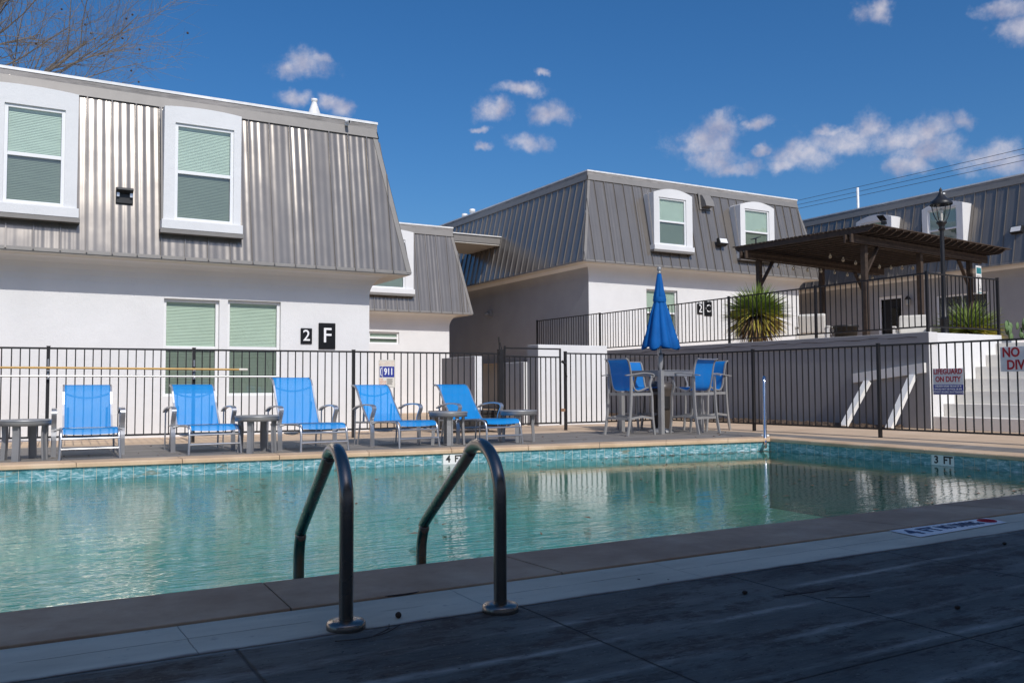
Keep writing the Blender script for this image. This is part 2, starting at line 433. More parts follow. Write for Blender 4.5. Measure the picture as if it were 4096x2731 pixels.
def concrete_tan():
    m = Mat('tan_concrete', (.6, .44, .3), .9)
    a = m.noise(1.2, 6, .6); b = m.noise(14, 4, .6)
    c = m.ramp(a, [(.3, (.50, .36, .24)), (.55, (.60, .44, .30)), (.75, (.66, .50, .36))])
    c = m.mix(m.step(b, .6, .75, 0, .3), c, (.3, .2, .13))
    m.color(c); m.bump(m.noise(30, 4), .004, .6); return m.m
def deck_mat(name, cols, near):
    m = Mat(name, cols[0], .75)
    sp = m.node('ShaderNodeSeparateXYZ'); m.l.new(m.geo.outputs['Position'], sp.inputs[0])
    X, Y = sp.outputs[0], sp.outputs[1]
    lng = m.pos((.8, 1.7, 1)) if near else m.pos((.5, 3.5, 1))
    base = m.ramp(m.noise(1.6, 6, .65, lng), [(.3, cols[0]), (.5, cols[1]), (.72, cols[2])])
    fine = m.noise(11, 6, .7, m.pos((.9, 1.8, 1)) if near else m.pos((.6, 5, 1)))
    base = m.mix(m.step(fine, .5, .75, 0, .5), base, cols[0])
    wob = m.math('MULTIPLY', m.math('SUBTRACT', m.noise(.9, 3, .5), .5), .05)
    Yw = m.math('ADD', m.math('ADD', Y, wob), m.math('MULTIPLY', m.math('SUBTRACT', m.noise(1.1, 2, .5, m.pos((.15, 2.5, 1))), .5), .16))
    if near:
        stain = m.step(m.noise(2.3, 8, .78, m.pos((.7, 2.0, 1))), .48, .57, 0, .95)
        stain = m.math('MULTIPLY', stain, m.step(m.noise(13, 4, .6), .3, .6, .35, 1))
        base = m.mix(stain, base, (.040, .022, .013))
        # pale worn crests of the stamped grooves
        per = .29
        d = m.math('ABSOLUTE', m.math('SUBTRACT', m.math('FRACT', m.math('DIVIDE', m.math('ADD', Yw, .16), per)), .5))
        crest = m.math('MULTIPLY', m.step(d, .0, .14, 1, 0), m.step(m.noise(1.5, 5, .65, m.pos((.6, 3, 1))), .40, .66, .0, .75))
        crest = m.math('MULTIPLY', crest, m.step(m.noise(30, 4, .6, m.pos((.4, 1, 1))), .3, .55, .35, 1))
        base = m.mix(crest, base, (.46, .43, .36))
        speck = m.step(m.noise(60, 3, .6), .62, .72, 0, .6); base = m.mix(speck, base, (.22, .20, .16))
        speck = m.step(m.noise(38, 3, .6), .64, .72, 0, .9); base = m.mix(speck, base, (.012, .010, .008))
        # slab joints
        j1 = m.math('ABSOLUTE', m.math('SUBTRACT', m.math('FRACT', m.math('DIVIDE', m.math('ADD', X, m.math('ADD', m.math('MULTIPLY', wob, .5), 10.225-.0)), 1.15)), .5))
        jj = m.step(j1, .0, .008, 1, 0)
        j2 = m.math('ABSOLUTE', m.math('SUBTRACT', Y, 1.95)); jk = m.step(j2, .0, .010, 1, 0)
        jt = m.math('MAXIMUM', jj, jk)
        base = m.mix(m.math('MULTIPLY', jt, .85), base, (.012, .012, .013))
        ridge = m.math('MULTIPLY', m.math('SUBTRACT', .5, d), .8)
        h = m.math('ADD', m.math('SUBTRACT', ridge, jt), m.math('MULTIPLY', m.noise(22, 5, .6, m.pos((.5, 2, 1))), .4))
        m.bump(h, .014, .9)
    else:
        per = .14
        d = m.math('ABSOLUTE', m.math('SUBTRACT', m.math('FRACT', m.math('DIVIDE', m.math('ADD', Yw, m.math('MULTIPLY', X, .1)), per)), .5))
        g = m.step(d, .0, .06, 1, 0)
        base = m.mix(m.math('MULTIPLY', g, .4), base, (.08, .075, .07))
        j1 = m.math('ABSOLUTE', m.math('SUBTRACT', m.math('FRACT', m.math('DIVIDE', X, 1.2)), .5))
        jj = m.step(j1, .0, .006, 1, 0); base = m.mix(m.math('MULTIPLY', jj, .5), base, (.05, .045, .04))
        m.bump(m.math('SUBTRACT', m.math('MULTIPLY', m.noise(22, 5, .6, m.pos((.4, 3, 1))), .5), g), .005, .6)
    m.color(base); return m.m
def white_strip():
    m = Mat('worn_white_paint', (.5, .5, .52), .8)
    sp = m.node('ShaderNodeSeparateXYZ'); m.l.new(m.geo.outputs['Position'], sp.inputs[0])
    c = m.ramp(m.noise(2.2, 6, .6, m.pos((.6, 2, 1))), [(.3, (.46, .41, .31)), (.6, (.62, .56, .43))])
    c = m.mix(m.step(m.noise(16, 6, .7), .6, .72, 0, .5), c, (.2, .18, .17))
    wob = m.math('MULTIPLY', m.math('SUBTRACT', m.noise(4, 4, .6), .5), .03)
    ck = m.step(m.math('ABSOLUTE', m.math('SUBTRACT', m.math('ADD', sp.outputs[1], wob), 3.385)), 0, .005, 1, 0)
    ck = m.math('MULTIPLY', ck, m.step(m.noise(2.5, 4, .6), .4, .5))
    ck2 = m.step(m.math('ABSOLUTE', m.math('SUBTRACT', m.math('FRACT', m.math('DIVIDE', m.math('ADD', sp.outputs[0], wob), 1.15)), .5)), 0, .003, .8, 0)
    ck = m.math('MAXIMUM', ck, ck2)
    edge = m.math('MULTIPLY', m.step(m.math('ADD', sp.outputs[1], m.math('MULTIPLY', wob, 2)), 3.17, 3.205, 1, 0), .9)
    c = m.mix(m.math('MULTIPLY', ck, .7), c, (.06, .05, .05)); c = m.mix(edge, c, (.13, .085, .075))
    m.color(c); m.bump(m.math('SUBTRACT', m.noise(20, 5, .6), m.math('MULTIPLY', ck, 2)), .003, .7); return m.m
def coping_mat(stain_and_shade=False):
    m = Mat('stain_shade_coping_stone' if stain_and_shade else 'tan_coping_stone', (.6, .45, .3), .7)
    c = m.ramp(m.noise(1.7, 6, .62), [(.3, (.46, .31, .19)), (.55, (.60, .43, .28)), (.75, (.67, .52, .37))])
    c = m.mix(m.step(m.noise(12, 5, .7), .6, .74, 0, .55), c, (.24, .16, .11))
    if stain_and_shade: c = m.mix(m.step(m.noise(1.1, 6, .7), .35, .7, .35, .9), c, (.30, .175, .10))  # stains plus a darker, warmer shade tone painted into the near stones
    m.color(c); m.bump(m.noise(26, 5, .6), .004, .7); return m.m
MT['tan'] = concrete_tan()
MT['deck_near'] = deck_mat('worn_painted_deck', [(.050, .045, .036), (.105, .098, .080), (.18, .17, .14)], True)
MT['deck_far'] = deck_mat('weathered_grey_deck', [(.13, .115, .10), (.20, .18, .16), (.28, .26, .24)], False)
MT['strip'] = white_strip()
MT['coping'] = coping_mat()
MT['coping_stain_shade'] = coping_mat(True)

# ground sheet with a hole for the pool
B = [(-300, -300), (300, -300), (300, 400), (-300, 400)]
g = MB()
for i in range(4):
    j = (i+1) % 4
    g.add([(*B[i], 0), (*B[j], 0), (*O_[j], 0), (*O_[i], 0)], [(0, 1, 2, 3)])
struct(g.build('ground', 'tan'))
g = MB(); g.add([(-40, -1.9, .004), (14, -1.9, .004), (14, 3.17, .004), (-40, 3.17, .004)], [(0, 1, 2, 3)])
struct(g.build('near_deck', 'deck_near'))
g = MB(); g.add([(-40, 3.17, .006), (14, 3.17, .006), (11.2, 3.583, .006), (-9.5, 3.583, .006)], [(0, 1, 2, 3)])
struct(g.build('painted_kerb_strip', 'strip'))
g = MB()
g.add([(-40, 13.37+3.5, .004), (-9.5, 13.366, .004), (11.478, 10.976, .004), (12.15, 13.9, .004), (7.5, 14.3, .004), (-40, 16.4, .004)][1:5] + [(0.3, 15.25, .004), (-9.5, 15.6, .004)],
      [(0, 1, 2, 3, 4, 5)])
g.add([(11.478, 10.976, .004), (11.22, 3.59, .004), (12.3, 3.59, .004), (12.15, 13.9, .004)], [(0, 1, 2, 3)])
struct(g.build('far_deck', 'deck_far'))

# coping: stones laid round the pool
cb = MB()
def seg(o0, o1, i0, i1, off, ln, lip=.055):
    o0, o1, i0, i1 = map(Vector, (o0, o1, i0, i1)); L = (o1-o0).length; a = off % ln; cuts = [0]
    while a < L:
        if a > .05: cuts.append(a)
        a += ln
    cuts.append(L); gap = .004
    for k in range(len(cuts)-1):
        t0 = (cuts[k] + (gap if k else 0))/L; t1 = (cuts[k+1]-gap)/L
        dz = random.uniform(-.0015, .0015)
        p = [o0.lerp(o1, t0), o0.lerp(o1, t1), i0.lerp(i1, t1), i0.lerp(i1, t0)]
        n = (p[3]-p[0]).normalized()
        zt = .016+dz; e = .018
        prof = [(0, -.05), (0, zt-.004), (.004, zt)]
        top = [[(q.x, q.y) for q in p]]
        vs = []
        for (a_, b_) in ((p[0], p[3]), (p[1], p[2])):
            d = (b_-a_); Ld = d.length; d = d/Ld
            for (s_, z_) in [(0, -.08), (0, zt-.003), (.003, zt), (Ld-e, zt), (Ld-e*.3, zt-e*.35), (Ld, zt-e), (Ld, zt-lip), (Ld-e, zt-lip-.008), (Ld-.1, zt-lip-.008)]:
                q = a_+d*s_; vs.append((q.x, q.y, z_))
        m = 9
        cb.add(vs, [(k_, k_+m, k_+1+m, k_+1) for k_ in range(m-1)] + [tuple(range(m)), tuple(range(2*m-1, m-1, -1))])
seg(O_[0], O_[1], I_[0], I_[1], 3.65+9.5, 1.32)
near_cb = cb; cb = MB()
seg(O_[1], O_[2], I_[1], I_[2], .4, 1.2)
seg(O_[2], O_[3], I_[2], I_[3], .9, 1.25)
seg(O_[3], O_[0], I_[3], I_[0], .4, 1.25)
cop = struct(cb.build('pool_coping', 'coping')); near_cb.build('stain_shade_coping', 'coping_stain_shade', cop)

# basin
def tile_mat():
    m = Mat('teal_marbled_tile', (.1, .4, .45), .12)
    m.l.new(m.geo.outputs['Position'], m.n.new('ShaderNodeMapping').inputs[0])
    sp = m.node('ShaderNodeSeparateXYZ'); m.l.new(m.geo.outputs['Position'], sp.inputs[0])
    u = m.math('SUBTRACT', sp.outputs[0], sp.outputs[1])
    cbn = m.node('ShaderNodeCombineXYZ'); m.l.new(u, cbn.inputs[0]); m.l.new(sp.outputs[2], cbn.inputs[1])
    mp = m.node('ShaderNodeMapping'); m.l.new(cbn.outputs[0], mp.inputs[0]); mp.inputs['Rotation'].default_value = (0, 0, R(-38)); mp.inputs['Scale'].default_value = (2.2, 9, 1)
    n1 = m.noise(2.4, 7, .72, mp.outputs[0], 1.6); n2 = m.noise(1.6, 3, .5, mp.outputs[0])
    c = m.ramp(n1, [(.36, (.05, .18, .21)), (.48, (.11, .30, .34)), (.56, (.24, .43, .48)), (.64, (.62, .70, .76))])
    c = m.mix(m.step(n2, .58, .7, 0, .55), c, (.28, .22, .12))
    fr = m.math('ABSOLUTE', m.math('SUBTRACT', m.math('FRACT', m.math('DIVIDE', u, .153)), .5))
    gj = m.step(fr, .474, .488)
    c = m.mix(gj, c, (.55, .52, .42))
    m.color(c); m.rough(m.math('ADD', m.math('MULTIPLY', gj, .6), .12)); m.bump(m.math('SUBTRACT', m.math('MULTIPLY', n1, .5), gj), .004, .7); return m.m
def plaster_mat():
    m = Mat('aqua_pool_plaster', (.3, .6, .5), .8)
    c = m.ramp(m.noise(1.3, 5, .6), [(.3, (.20, .44, .39)), (.6, (.29, .54, .48)), (.8, (.37, .61, .54))])
    c = m.mix(m.step(m.noise(4, 6, .7), .57, .7, 0, .6), c, (.22, .30, .20))
    m.color(c); return m.m
MT['tile'] = tile_mat(); MT['plaster'] = plaster_mat()
W_ = [(-9.03, 4.09), (10.78, 4.13), (11.08, 10.63), (-9.03, 12.91)]
tb = MB(); pb = MB(); ZW = -.195
for i in range(4):
    j = (i+1) % 4
    tb.add([(*W_[i], -.05), (*W_[j], -.05), (*W_[j], -.215), (*W_[i], -.215)], [(0, 1, 2, 3)])
    pb.add([(*W_[i], -.216), (*W_[j], -.216), (*W_[j], -1.15), (*W_[i], -1.15)], [(0, 1, 2, 3)])
pb.add([(*p, -1.15) for p in W_], [(3, 2, 1, 0)])
basin = struct(pb.build('pool_basin', 'plaster')); tb.build('waterline_tile', 'tile', basin)

def water_mat():
    m = bpy.data.materials.new('pool_water'); m.use_nodes = True; t = m.node_tree; n = t.nodes; l = t.links
    n.remove(n['Principled BSDF'])
    geo = n.new('ShaderNodeNewGeometry')
    def noi(scale, sx, sy, det, ro, dist=0):
        mp = n.new('ShaderNodeMapping'); mp.inputs['Scale'].default_value = (sx, sy, 1); l.new(geo.outputs['Position'], mp.inputs[0])
        k = n.new('ShaderNodeTexNoise'); k.inputs['Scale'].default_value = scale; k.inputs['Detail'].default_value = det; k.inputs['Roughness'].default_value = ro
        k.inputs['Distortion'].default_value = dist
        l.new(mp.outputs[0], k.inputs['Vector']); return k.outputs['Fac']
    def mt(op, a, b):
        q = n.new('ShaderNodeMath'); q.operation = op
        for i, v in enumerate((a, b)):
            if isinstance(v, (int, float)): q.inputs[i].default_value = v
            else: l.new(v, q.inputs[i])
        return q.outputs[0]
    rip = mt('ADD', mt('MULTIPLY', noi(5.5, .42, 2.0, 3, .5, .5), .75), mt('MULTIPLY', noi(17, .5, 1.9, 2, .5, .4), .28))
    rip = mt('ADD', rip, mt('MULTIPLY', noi(2.2, .45, 1.8, 2, .5, .4), .9))
    # calmer towards the far right corner, livelier at the near left
    sp = n.new('ShaderNodeSeparateXYZ'); l.new(geo.outputs['Position'], sp.inputs[0])
    amp = n.new('ShaderNodeMapRange'); amp.interpolation_type = 'SMOOTHSTEP'; l.new(sp.outputs[0], amp.inputs[0])
    for i, v in ((1, 1.0), (2, 7.0), (3, 2.6), (4, .27)): amp.inputs[i].default_value = v
    patch = n.new('ShaderNodeMapRange'); l.new(noi(.45, 1, 1, 2, .5), patch.inputs[0])
    for i, v in ((1, .35), (2, .65), (3, .55), (4, 1.25)): patch.inputs[i].default_value = v
    ampy = n.new('ShaderNodeMapRange'); ampy.interpolation_type = 'SMOOTHSTEP'; l.new(sp.outputs[1], ampy.inputs[0])
    for i, v in ((1, 5.0), (2, 9.0), (3, 1.3), (4, .42)): ampy.inputs[i].default_value = v
    h = mt('MULTIPLY', mt('MULTIPLY', rip, ampy.outputs[0]), mt('MULTIPLY', amp.outputs[0], patch.outputs[0]))
    bm = n.new('ShaderNodeBump'); bm.inputs['Distance'].default_value = .014; bm.inputs['Strength'].default_value = 1; l.new(h, bm.inputs['Height'])
    lw = n.new('ShaderNodeLayerWeight'); lw.inputs[0].default_value = .5; l.new(bm.outputs[0], lw.inputs['Normal'])
    pw = n.new('ShaderNodeMath'); pw.operation = 'POWER'; pw.inputs[1].default_value = 3.6; l.new(lw.outputs['Facing'], pw.inputs[0])
    fr = n.new('ShaderNodeMath'); fr.operation = 'MULTIPLY_ADD'; fr.inputs[1].default_value = .96; fr.inputs[2].default_value = .04; fr.use_clamp = True; l.new(pw.outputs[0], fr.inputs[0])
    gl = n.new('ShaderNodeBsdfGlossy'); gl.inputs['Roughness'].default_value = .015; l.new(bm.outputs[0], gl.inputs['Normal'])
    tr = n.new('ShaderNodeBsdfTransparent'); tr.inputs[0].default_value = (.37, .65, .61, 1)
    mx = n.new('ShaderNodeMixShader'); l.new(fr.outputs[0], mx.inputs[0]); l.new(tr.outputs[0], mx.inputs[1]); l.new(gl.outputs[0], mx.inputs[2])
    l.new(mx.outputs[0], n['Material Output'].inputs[0]); return m
MT['water'] = water_mat()
wb = MB(); wb.add([(*p, ZW) for p in W_], [(0, 1, 2, 3)]); struct(wb.build('pool_water', 'water'))

# ------------------------------------------------------------------ buildings
def panel(mb, P, U, L, z0, z1, holes, Nn, rev):
    """wall face from P along unit U for L, holes = (u0,u1,z0,z1), Nn inward, reveal depth"""
    P, U, Nn = Vector(P), Vector(U), Vector(Nn)
    us = sorted({0, L, *[h[0] for h in holes], *[h[1] for h in holes]}); zs = sorted({z0, z1, *[h[2] for h in holes], *[h[3] for h in holes]})
    pt = lambda u, z, d=0: tuple(P + U*u + Nn*d + Vector((0, 0, z)))
    for a in range(len(us)-1):
        for b in range(len(zs)-1):
            cu, cz = (us[a]+us[a+1])/2, (zs[b]+zs[b+1])/2
            if any(h[0] < cu < h[1] and h[2] < cz < h[3] for h in holes): continue
            mb.add([pt(us[a], zs[b]), pt(us[a+1], zs[b]), pt(us[a+1], zs[b+1]), pt(us[a], zs[b+1])], [(0, 1, 2, 3)])
    for (a, b, c, d) in holes:
        for (q1, q2) in (((a, c), (b, c)), ((b, c), (b, d)), ((b, d), (a, d)), ((a, d), (a, c))):
            mb.add([pt(*q1), pt(*q2), pt(*q2, rev), pt(*q1, rev)], [(0, 1, 2, 3)])

def sash(M, w, h, parent, frame_name, depth=.05, blinds=True, lower='screen_glass', gap_top=.0):
    """double-hung window in a local frame: x 0..w, y inward, z 0..h"""
    f = MB(M); t = .055
    f.box(0, t, 0, depth+.03, 0, h); f.box(w-t, w, 0, depth+.03, 0, h); f.box(t, w-t, 0, depth+.03, h-t, h); f.box(t, w-t, 0, depth+.03, 0, t*.9)
    mid = h*.50; f.box(t, w-t, .008, depth+.02, mid-.03, mid+.03)
    fo = f.build(frame_name, 'white', parent, .004)
    host = fo if parent.name.split('.')[0] != 'dormer' else parent
    g = MB(M); g.add([(t, .03, mid+.03), (w-t, .03, mid+.03), (w-t, .03, h-t), (t, .03, h-t)], [(0, 1, 2, 3)]); g.build('upper_pane', 'glass', host)
    g = MB(M); g.add([(t, .042, t*.9), (w-t, .042, t*.9), (w-t, .042, mid-.03), (t, .042, mid-.03)], [(0, 1, 2, 3)]); g.build('lower_pane', lower, host)
    if blinds:
        b = MB(M); z = h-t-.02-gap_top; b.box(t+.005, w-t-.005, .052, .08, z-.01, z+.03)
        while z > t+.02:
            tw = random.uniform(-.0015, .0015)
            b.add([(t+.004, .058+tw, z-.030), (w-t-.004, .058-tw, z-.030), (w-t-.004, .072, z), (t+.004, .072, z)], [(0, 1, 2, 3)]); z -= .0275
        b.build('blind', 'blind', host)
    d = MB(M); d.add([(t*.5, .2, 0), (w-t*.5, .2, 0), (w-t*.5, .2, h), (t*.5, .2, h)], [(0, 1, 2, 3)]); d.build('dark_room', 'dark_room', host)
    return fo

def mansard(name, label, x0, x1, y0, y1, zb, ze, zt, o=.63, s=.58, seam=.4, holes=None, rev=.10, ph=0., flash=.14, paint='stucco'):
    b = thing(name, label, 'building', (x0, y0, zb)); b.location = (0, 0, 0)
    holes = holes or {}
    wl = MB(); zc = ze-.42
    panel(wl, (x0, y0, 0), (1, 0, 0), x1-x0, zb, zc, holes.get('f', []), (0, 1, 0), rev)
    panel(wl, (x0, y1, 0), (0, -1, 0), y1-y0, zb, zc, holes.get('l', []), (1, 0, 0), rev)
    panel(wl, (x1, y0, 0), (0, 1, 0), y1-y0, zb, zc, [], (-1, 0, 0), rev)
    panel(wl, (x1, y1, 0), (-1, 0, 0), x1-x0, zb, zc, holes.get('b', []), (0, -1, 0), rev)
    rect = lambda q, z: [(x0-q, y0-q, z), (x1+q, y0-q, z), (x1+q, y1+q, z), (x0-q, y1+q, z)]
    loops = [rect(q, z) for q, z in ((0, zc), (.015, ze-.32), (.05, ze-.22), (.11, ze-.13), (.19, ze-.07), (.28, ze-.045))]
    vs = [p for lp in loops for p in lp]
    wl.add(vs, [(i*4+k, i*4+(k+1) % 4, i*4+4+(k+1) % 4, i*4+4+k) for i in range(len(loops)-1) for k in range(4)])
    wl.build('wall', paint, b)
    so = MB(); vs = rect(.28, ze-.045)+rect(o-.02, ze-.045)+rect(o-.02, ze-.005)
    so.add(vs, [(k, (k+1) % 4, 4+(k+1) % 4, 4+k) for k in range(4)]+[(4+k, 4+(k+1) % 4, 8+(k+1) % 4, 8+k) for k in range(4)]); so.build('soffit', 'soffit', b)
    # sloping metal faces with raised seams
    rm = MB(); fx = MB(); E = rect(o, ze); T = rect(o-s, zt)
    zf = zt-.20                                                  # underside of the fascia
    rm.add(E+T, [(k, (k+1) % 4, 4+(k+1) % 4, 4+k) for k in range(4)])
    H = zt-ze
    for k in range(4):
        a, c = Vector(E[k]), Vector(E[(k+1) % 4]); ta, tcn = Vector(T[k]), Vector(T[(k+1) % 4])
        U = (c-a).normalized(); L = (c-a).length; S = Vector(ta-a) - U*((ta-a).dot(U))   # up-slope vector (whole height)
        nrm = U.cross(S).normalized()
        u = (ph*seam) % seam + .02
        while u < L-.02:
            tmax = min(1, u/s, (L-u)/s)
            if tmax > .04:
                p = a+U*u; q = p+S*min(tmax, .955)
                rm.bar(p+nrm*.016-S*.004, q+nrm*.016, .02, .034, nrm)
            u += seam
        # hip covers
        hv = ta-a
        for (p0, p1, sg) in ((a, ta, 1), (c, tcn, -1)):
            w_ = .10
            fx.add([p0+nrm*.012, p0+U*w_*sg+nrm*.012, p1+U*w_*sg+nrm*.012, p1+nrm*.012], [(0, 1, 2, 3)])
            fx.add([p0+U*w_*sg, p0+U*w_*sg+nrm*.012, p1+U*w_*sg+nrm*.012, p1+U*w_*sg], [(0, 1, 2, 3)])
        # flashing under the fascia
        f0 = 1-(.20+flash)/H; f1 = 1-.15/H
        fx.add([a+hv*f0+nrm*.036, c+(tcn-c)*f0+nrm*.036, c+(tcn-c)*f1+nrm*.036, a+hv*f1+nrm*.036], [(0, 1, 2, 3)])
        fx.add([a+hv*f0, c+(tcn-c)*f0, c+(tcn-c)*f0+nrm*.036, a+hv*f0+nrm*.036], [(0, 1, 2, 3)])
        # drip edge
        fx.add([a-Vector((0, 0, .03))+nrm*.006, c-Vector((0, 0, .03))+nrm*.006, c+nrm*.006+S*.01, a+nrm*.006+S*.01], [(0, 1, 2, 3)])
    ro = rm.build('roof', 'roof', b); fx.build('roof_flashing', 'trim', ro)
    fa = MB(); q = o-s+.06
    vs = rect(q-.04, zt-.20)+rect(q, zt-.20)+rect(q, zt-.02)+rect(q-.06, zt-.02)
    fa.add(vs, [(i*4+k, i*4+(k+1) % 4, i*4+4+(k+1) % 4, i*4+4+k) for i in range(3) for k in range(4)]); fa.build('fascia', 'fascia', b)
    rf = MB(); vs = rect(q+.012, zt-.045)+rect(q+.012, zt+.005)+rect(q-.1, zt+.02)
    rf.add(vs, [(i*4+k, i*4+(k+1) % 4, i*4+4+(k+1) % 4, i*4+4+k) for i in range(2) for k in range(4)]+[(8, 9, 10, 11)]); rf.build('roof_edge', 'pipe_white', b)
    return b

def dormer(bld, M, w, zlo, zhi, rise, win, depth=.9):
    """M: local frame x along the face, y inward, origin at face / z=0.  win=(x0,x1,z0,z1)"""
    d = MB(M); a, b, c, e = win
    panel_local = MB(M)
    us = [0, a, b, w]; zs = [zlo+.16, c, e, zhi]
    for i in range(3):
        for j in range(3):
            if i == 1 and j == 1: continue
            d.add([(us[i], 0, zs[j]), (us[i+1], 0, zs[j]), (us[i+1], 0, zs[j+1]), (us[i], 0, zs[j+1])], [(0, 1, 2, 3)])
    for (q1, q2) in (((a, c), (b, c)), ((b, c), (b, e)), ((b, e), (a, e)), ((a, e), (a, c))):
        d.add([(q1[0], 0, q1[1]), (q2[0], 0, q2[1]), (q2[0], .07, q2[1]), (q1[0], .07, q1[1])], [(0, 1, 2, 3)])
    n = 12; top = [(w*i/n, zhi+rise*(1-(2*i/n-1)**2)) for i in range(n+1)]
    for i in range(n):
        (xa, za), (xb, zb_) = top[i], top[i+1]
        d.add([(xa, 0, zhi), (xb, 0, zhi), (xb, 0, zb_), (xa, 0, za)], [(0, 1, 2, 3)])
        d.add([(xa, 0, za), (xb, 0, zb_), (xb, depth, zb_), (xa, depth, za)], [(0, 1, 2, 3)])
    for x in (0, w):
        d.add([(x, 0, zlo), (x, depth, zlo), (x, depth, zhi), (x, 0, zhi)], [(0, 1, 2, 3)])
    d.box(-.03, w+.03, -.06, .3, zlo, zlo+.16)
    dm = d.build('dormer', 'stucco', bld, .006)
    fl = MB(M); fl.box(-.05, w+.05, -.05, .4, zlo-.075, zlo-.002)
    fl.add([(-.03, .30, zhi+.1), (-.004, .30, zhi+.1), (-.004, -.02, zlo), (-.03, -.02, zlo)], [(0, 1, 2, 3)])
    fl.build('flashing', 'trim', dm)
    Mw = M @ Matrix.Translation((a, .035, c))
    sash(Mw, b-a, e-c, dm, 'window_frame')
    return dm
FY = lambda x, y: Matrix.Translation((x, y, 0))
FX = lambda x, y: Matrix(((0, 1, 0, x), (-1, 0, 0, y), (0, 0, 1, 0), (0, 0, 0, 1)))      # faces -X, local x runs to -Y

# 2F: the building nearest the pool
b2f = mansard('apartment_building', 'white building marked 2 F right behind the pool fence, grey metal upper storey', -14, 6.40, 17.1, 28, 0, 3.217, 6.398, o=.655, s=.60,
    holes={'f': [(2.41+14, 3.40+14, .743, 2.552), (3.555+14, 4.565+14, .743, 2.573)]}, ph=.25)
for (a, b_, t_) in ((2.41, 3.40, 2.552), (3.555, 4.565, 2.573)):
    sash(Matrix.Translation((a, 17.18, .743)), b_-a, t_-.743, b2f, 'window')
dormer(b2f, FY(-.64, 16.39), 1.54, 3.774, 5.90, .04, (.45, 1.345, 3.96, 5.604))
dormer(b2f, FY(2.275, 16.39), 1.344, 3.722, 5.93, .04, (.186, 1.21, 3.90, 5.656))
# annex further back
bax = mansard('apartment_building', 'narrow white building set back between the 2 F and 2 C buildings', 2.0, 13.18, 27.38, 38, 0, 3.39, 6.43, o=.62,
    holes={'f': [(8.24, 9.31, 2.32, 2.72)]})
sash(Matrix.Translation((10.24, 27.45, 2.32)), 1.07, .40, bax, 'window', blinds=True)
dormer(bax, FY(9.6, 26.72), 1.95, 3.95, 6.02, .08, (.35, 1.65, 4.12, 5.75))
# 2C on the raised ground
b2c = mansard('apartment_building', 'white building marked 2 C above the terrace with two dormer windows over the blue umbrella', 16.47, 26.32, 23.63, 46, 0, 4.92, 8.05, o=.63, s=.68,
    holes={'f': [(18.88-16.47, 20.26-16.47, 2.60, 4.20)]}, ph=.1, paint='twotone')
sash(Matrix.Translation((18.88, 23.71, 2.60)), 1.38, 1.60, b2c, 'window')
dormer(b2c, FY(18.70, 22.95), 1.70, 5.47, 7.42, .17, (.22, 1.42, 5.66, 7.27))
dormer(b2c, FY(22.66, 22.95), 1.70, 5.44, 7.38, .17, (.22, 1.44, 5.62, 7.26))
# third block along the right
b3 = mansard('apartment_building', 'long building behind the brown pergola with its dark shaded metal roof side', 29.65, 40, 2, 48, 0, 4.92, 8.0, o=.65, s=.68,
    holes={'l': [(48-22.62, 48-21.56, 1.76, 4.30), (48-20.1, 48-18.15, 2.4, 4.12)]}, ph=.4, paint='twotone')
dormer(b3, FX(28.97, 20.14), 1.58, 5.52, 7.28, .17, (.22, 1.36, 5.68, 7.2))
dormer(b3, FX(28.97, 23.03), 1.60, 5.50, 7.28, .17, (.22, 1.36, 5.68, 7.2))
# door and big window of the third block
dr = MB(FX(29.70, 22.62)); dr.box(0, .07, 0, .06, 1.76, 4.30); dr.box(.99, 1.06, 0, .06, 1.76, 4.30); dr.box(.07, .99, 0, .06, 4.2, 4.30); dro = dr.build('door', 'white', b3)
d2 = MB(FX(29.74, 22.62)); d2.box(.07, .99, .1, .12, 1.76, 4.2); d2.build('doorway', 'dark_room', dro)
d2 = MB(FX(29.73, 22.62)); d2.box(.45, .82, .04, .055, 2.9, 3.85); d2.build('door_glass', 'screen_glass', dro)
bw = MB(FX(29.70, 20.1)); bw.box(0, .06, 0, .05, 2.4, 4.12); bw.box(1.89, 1.95, 0, .05, 2.4, 4.12); bw.box(.94, 1.0, 0, .05, 2.46, 4.06); bw.box(.06, 1.89, 0, .05, 4.06, 4.12); bw.box(.06, 1.89, 0, .05, 2.4, 2.46); bwo = bw.build('window', 'white', b3)
d2 = MB(FX(29.72, 20.1)); d2.box(.06, .94, .01, .02, 2.46, 4.06); d2.build('pane', 'screen_glass', bwo)
d2 = MB(FX(29.72, 20.1)); d2.box(1.0, 1.89, .01, .02, 2.46, 4.06); d2.build('pane', 'screen_glass', bwo)
d2 = MB(FX(29.95, 20.1)); d2.box(0, 1.95, .01, .02, 2.4, 4.12); d2.build('dark_room', 'dark_room', bwo)
# block behind the viewpoint that shades the near deck
mansard('apartment_building', 'apartment building on the near side of the pool whose shade covers the near deck', -22, 26, -14, -2.2, 0, 3.13, 6.2)

# connector roof between annex and 2C
cn = MB(); cn.box(13.3, 16.35, 29.03, 31.6, 6.30, 6.56)
cno = tag(cn.build('connecting_canopy', 'trim'), 'flat grey canopy bridging the narrow set-back building and the dark side of 2 C', 'canopy')
q = MB(); q.box(13.25, 16.38, 28.98, 31.65, 6.562, 6.60); q.build('edge_flashing', 'pipe_white', cno)
q = MB(); q.box(13.2, 16.4, 29.06, 31.55, 6.25, 6.298); q.build('soffit', 'soffit', cno)

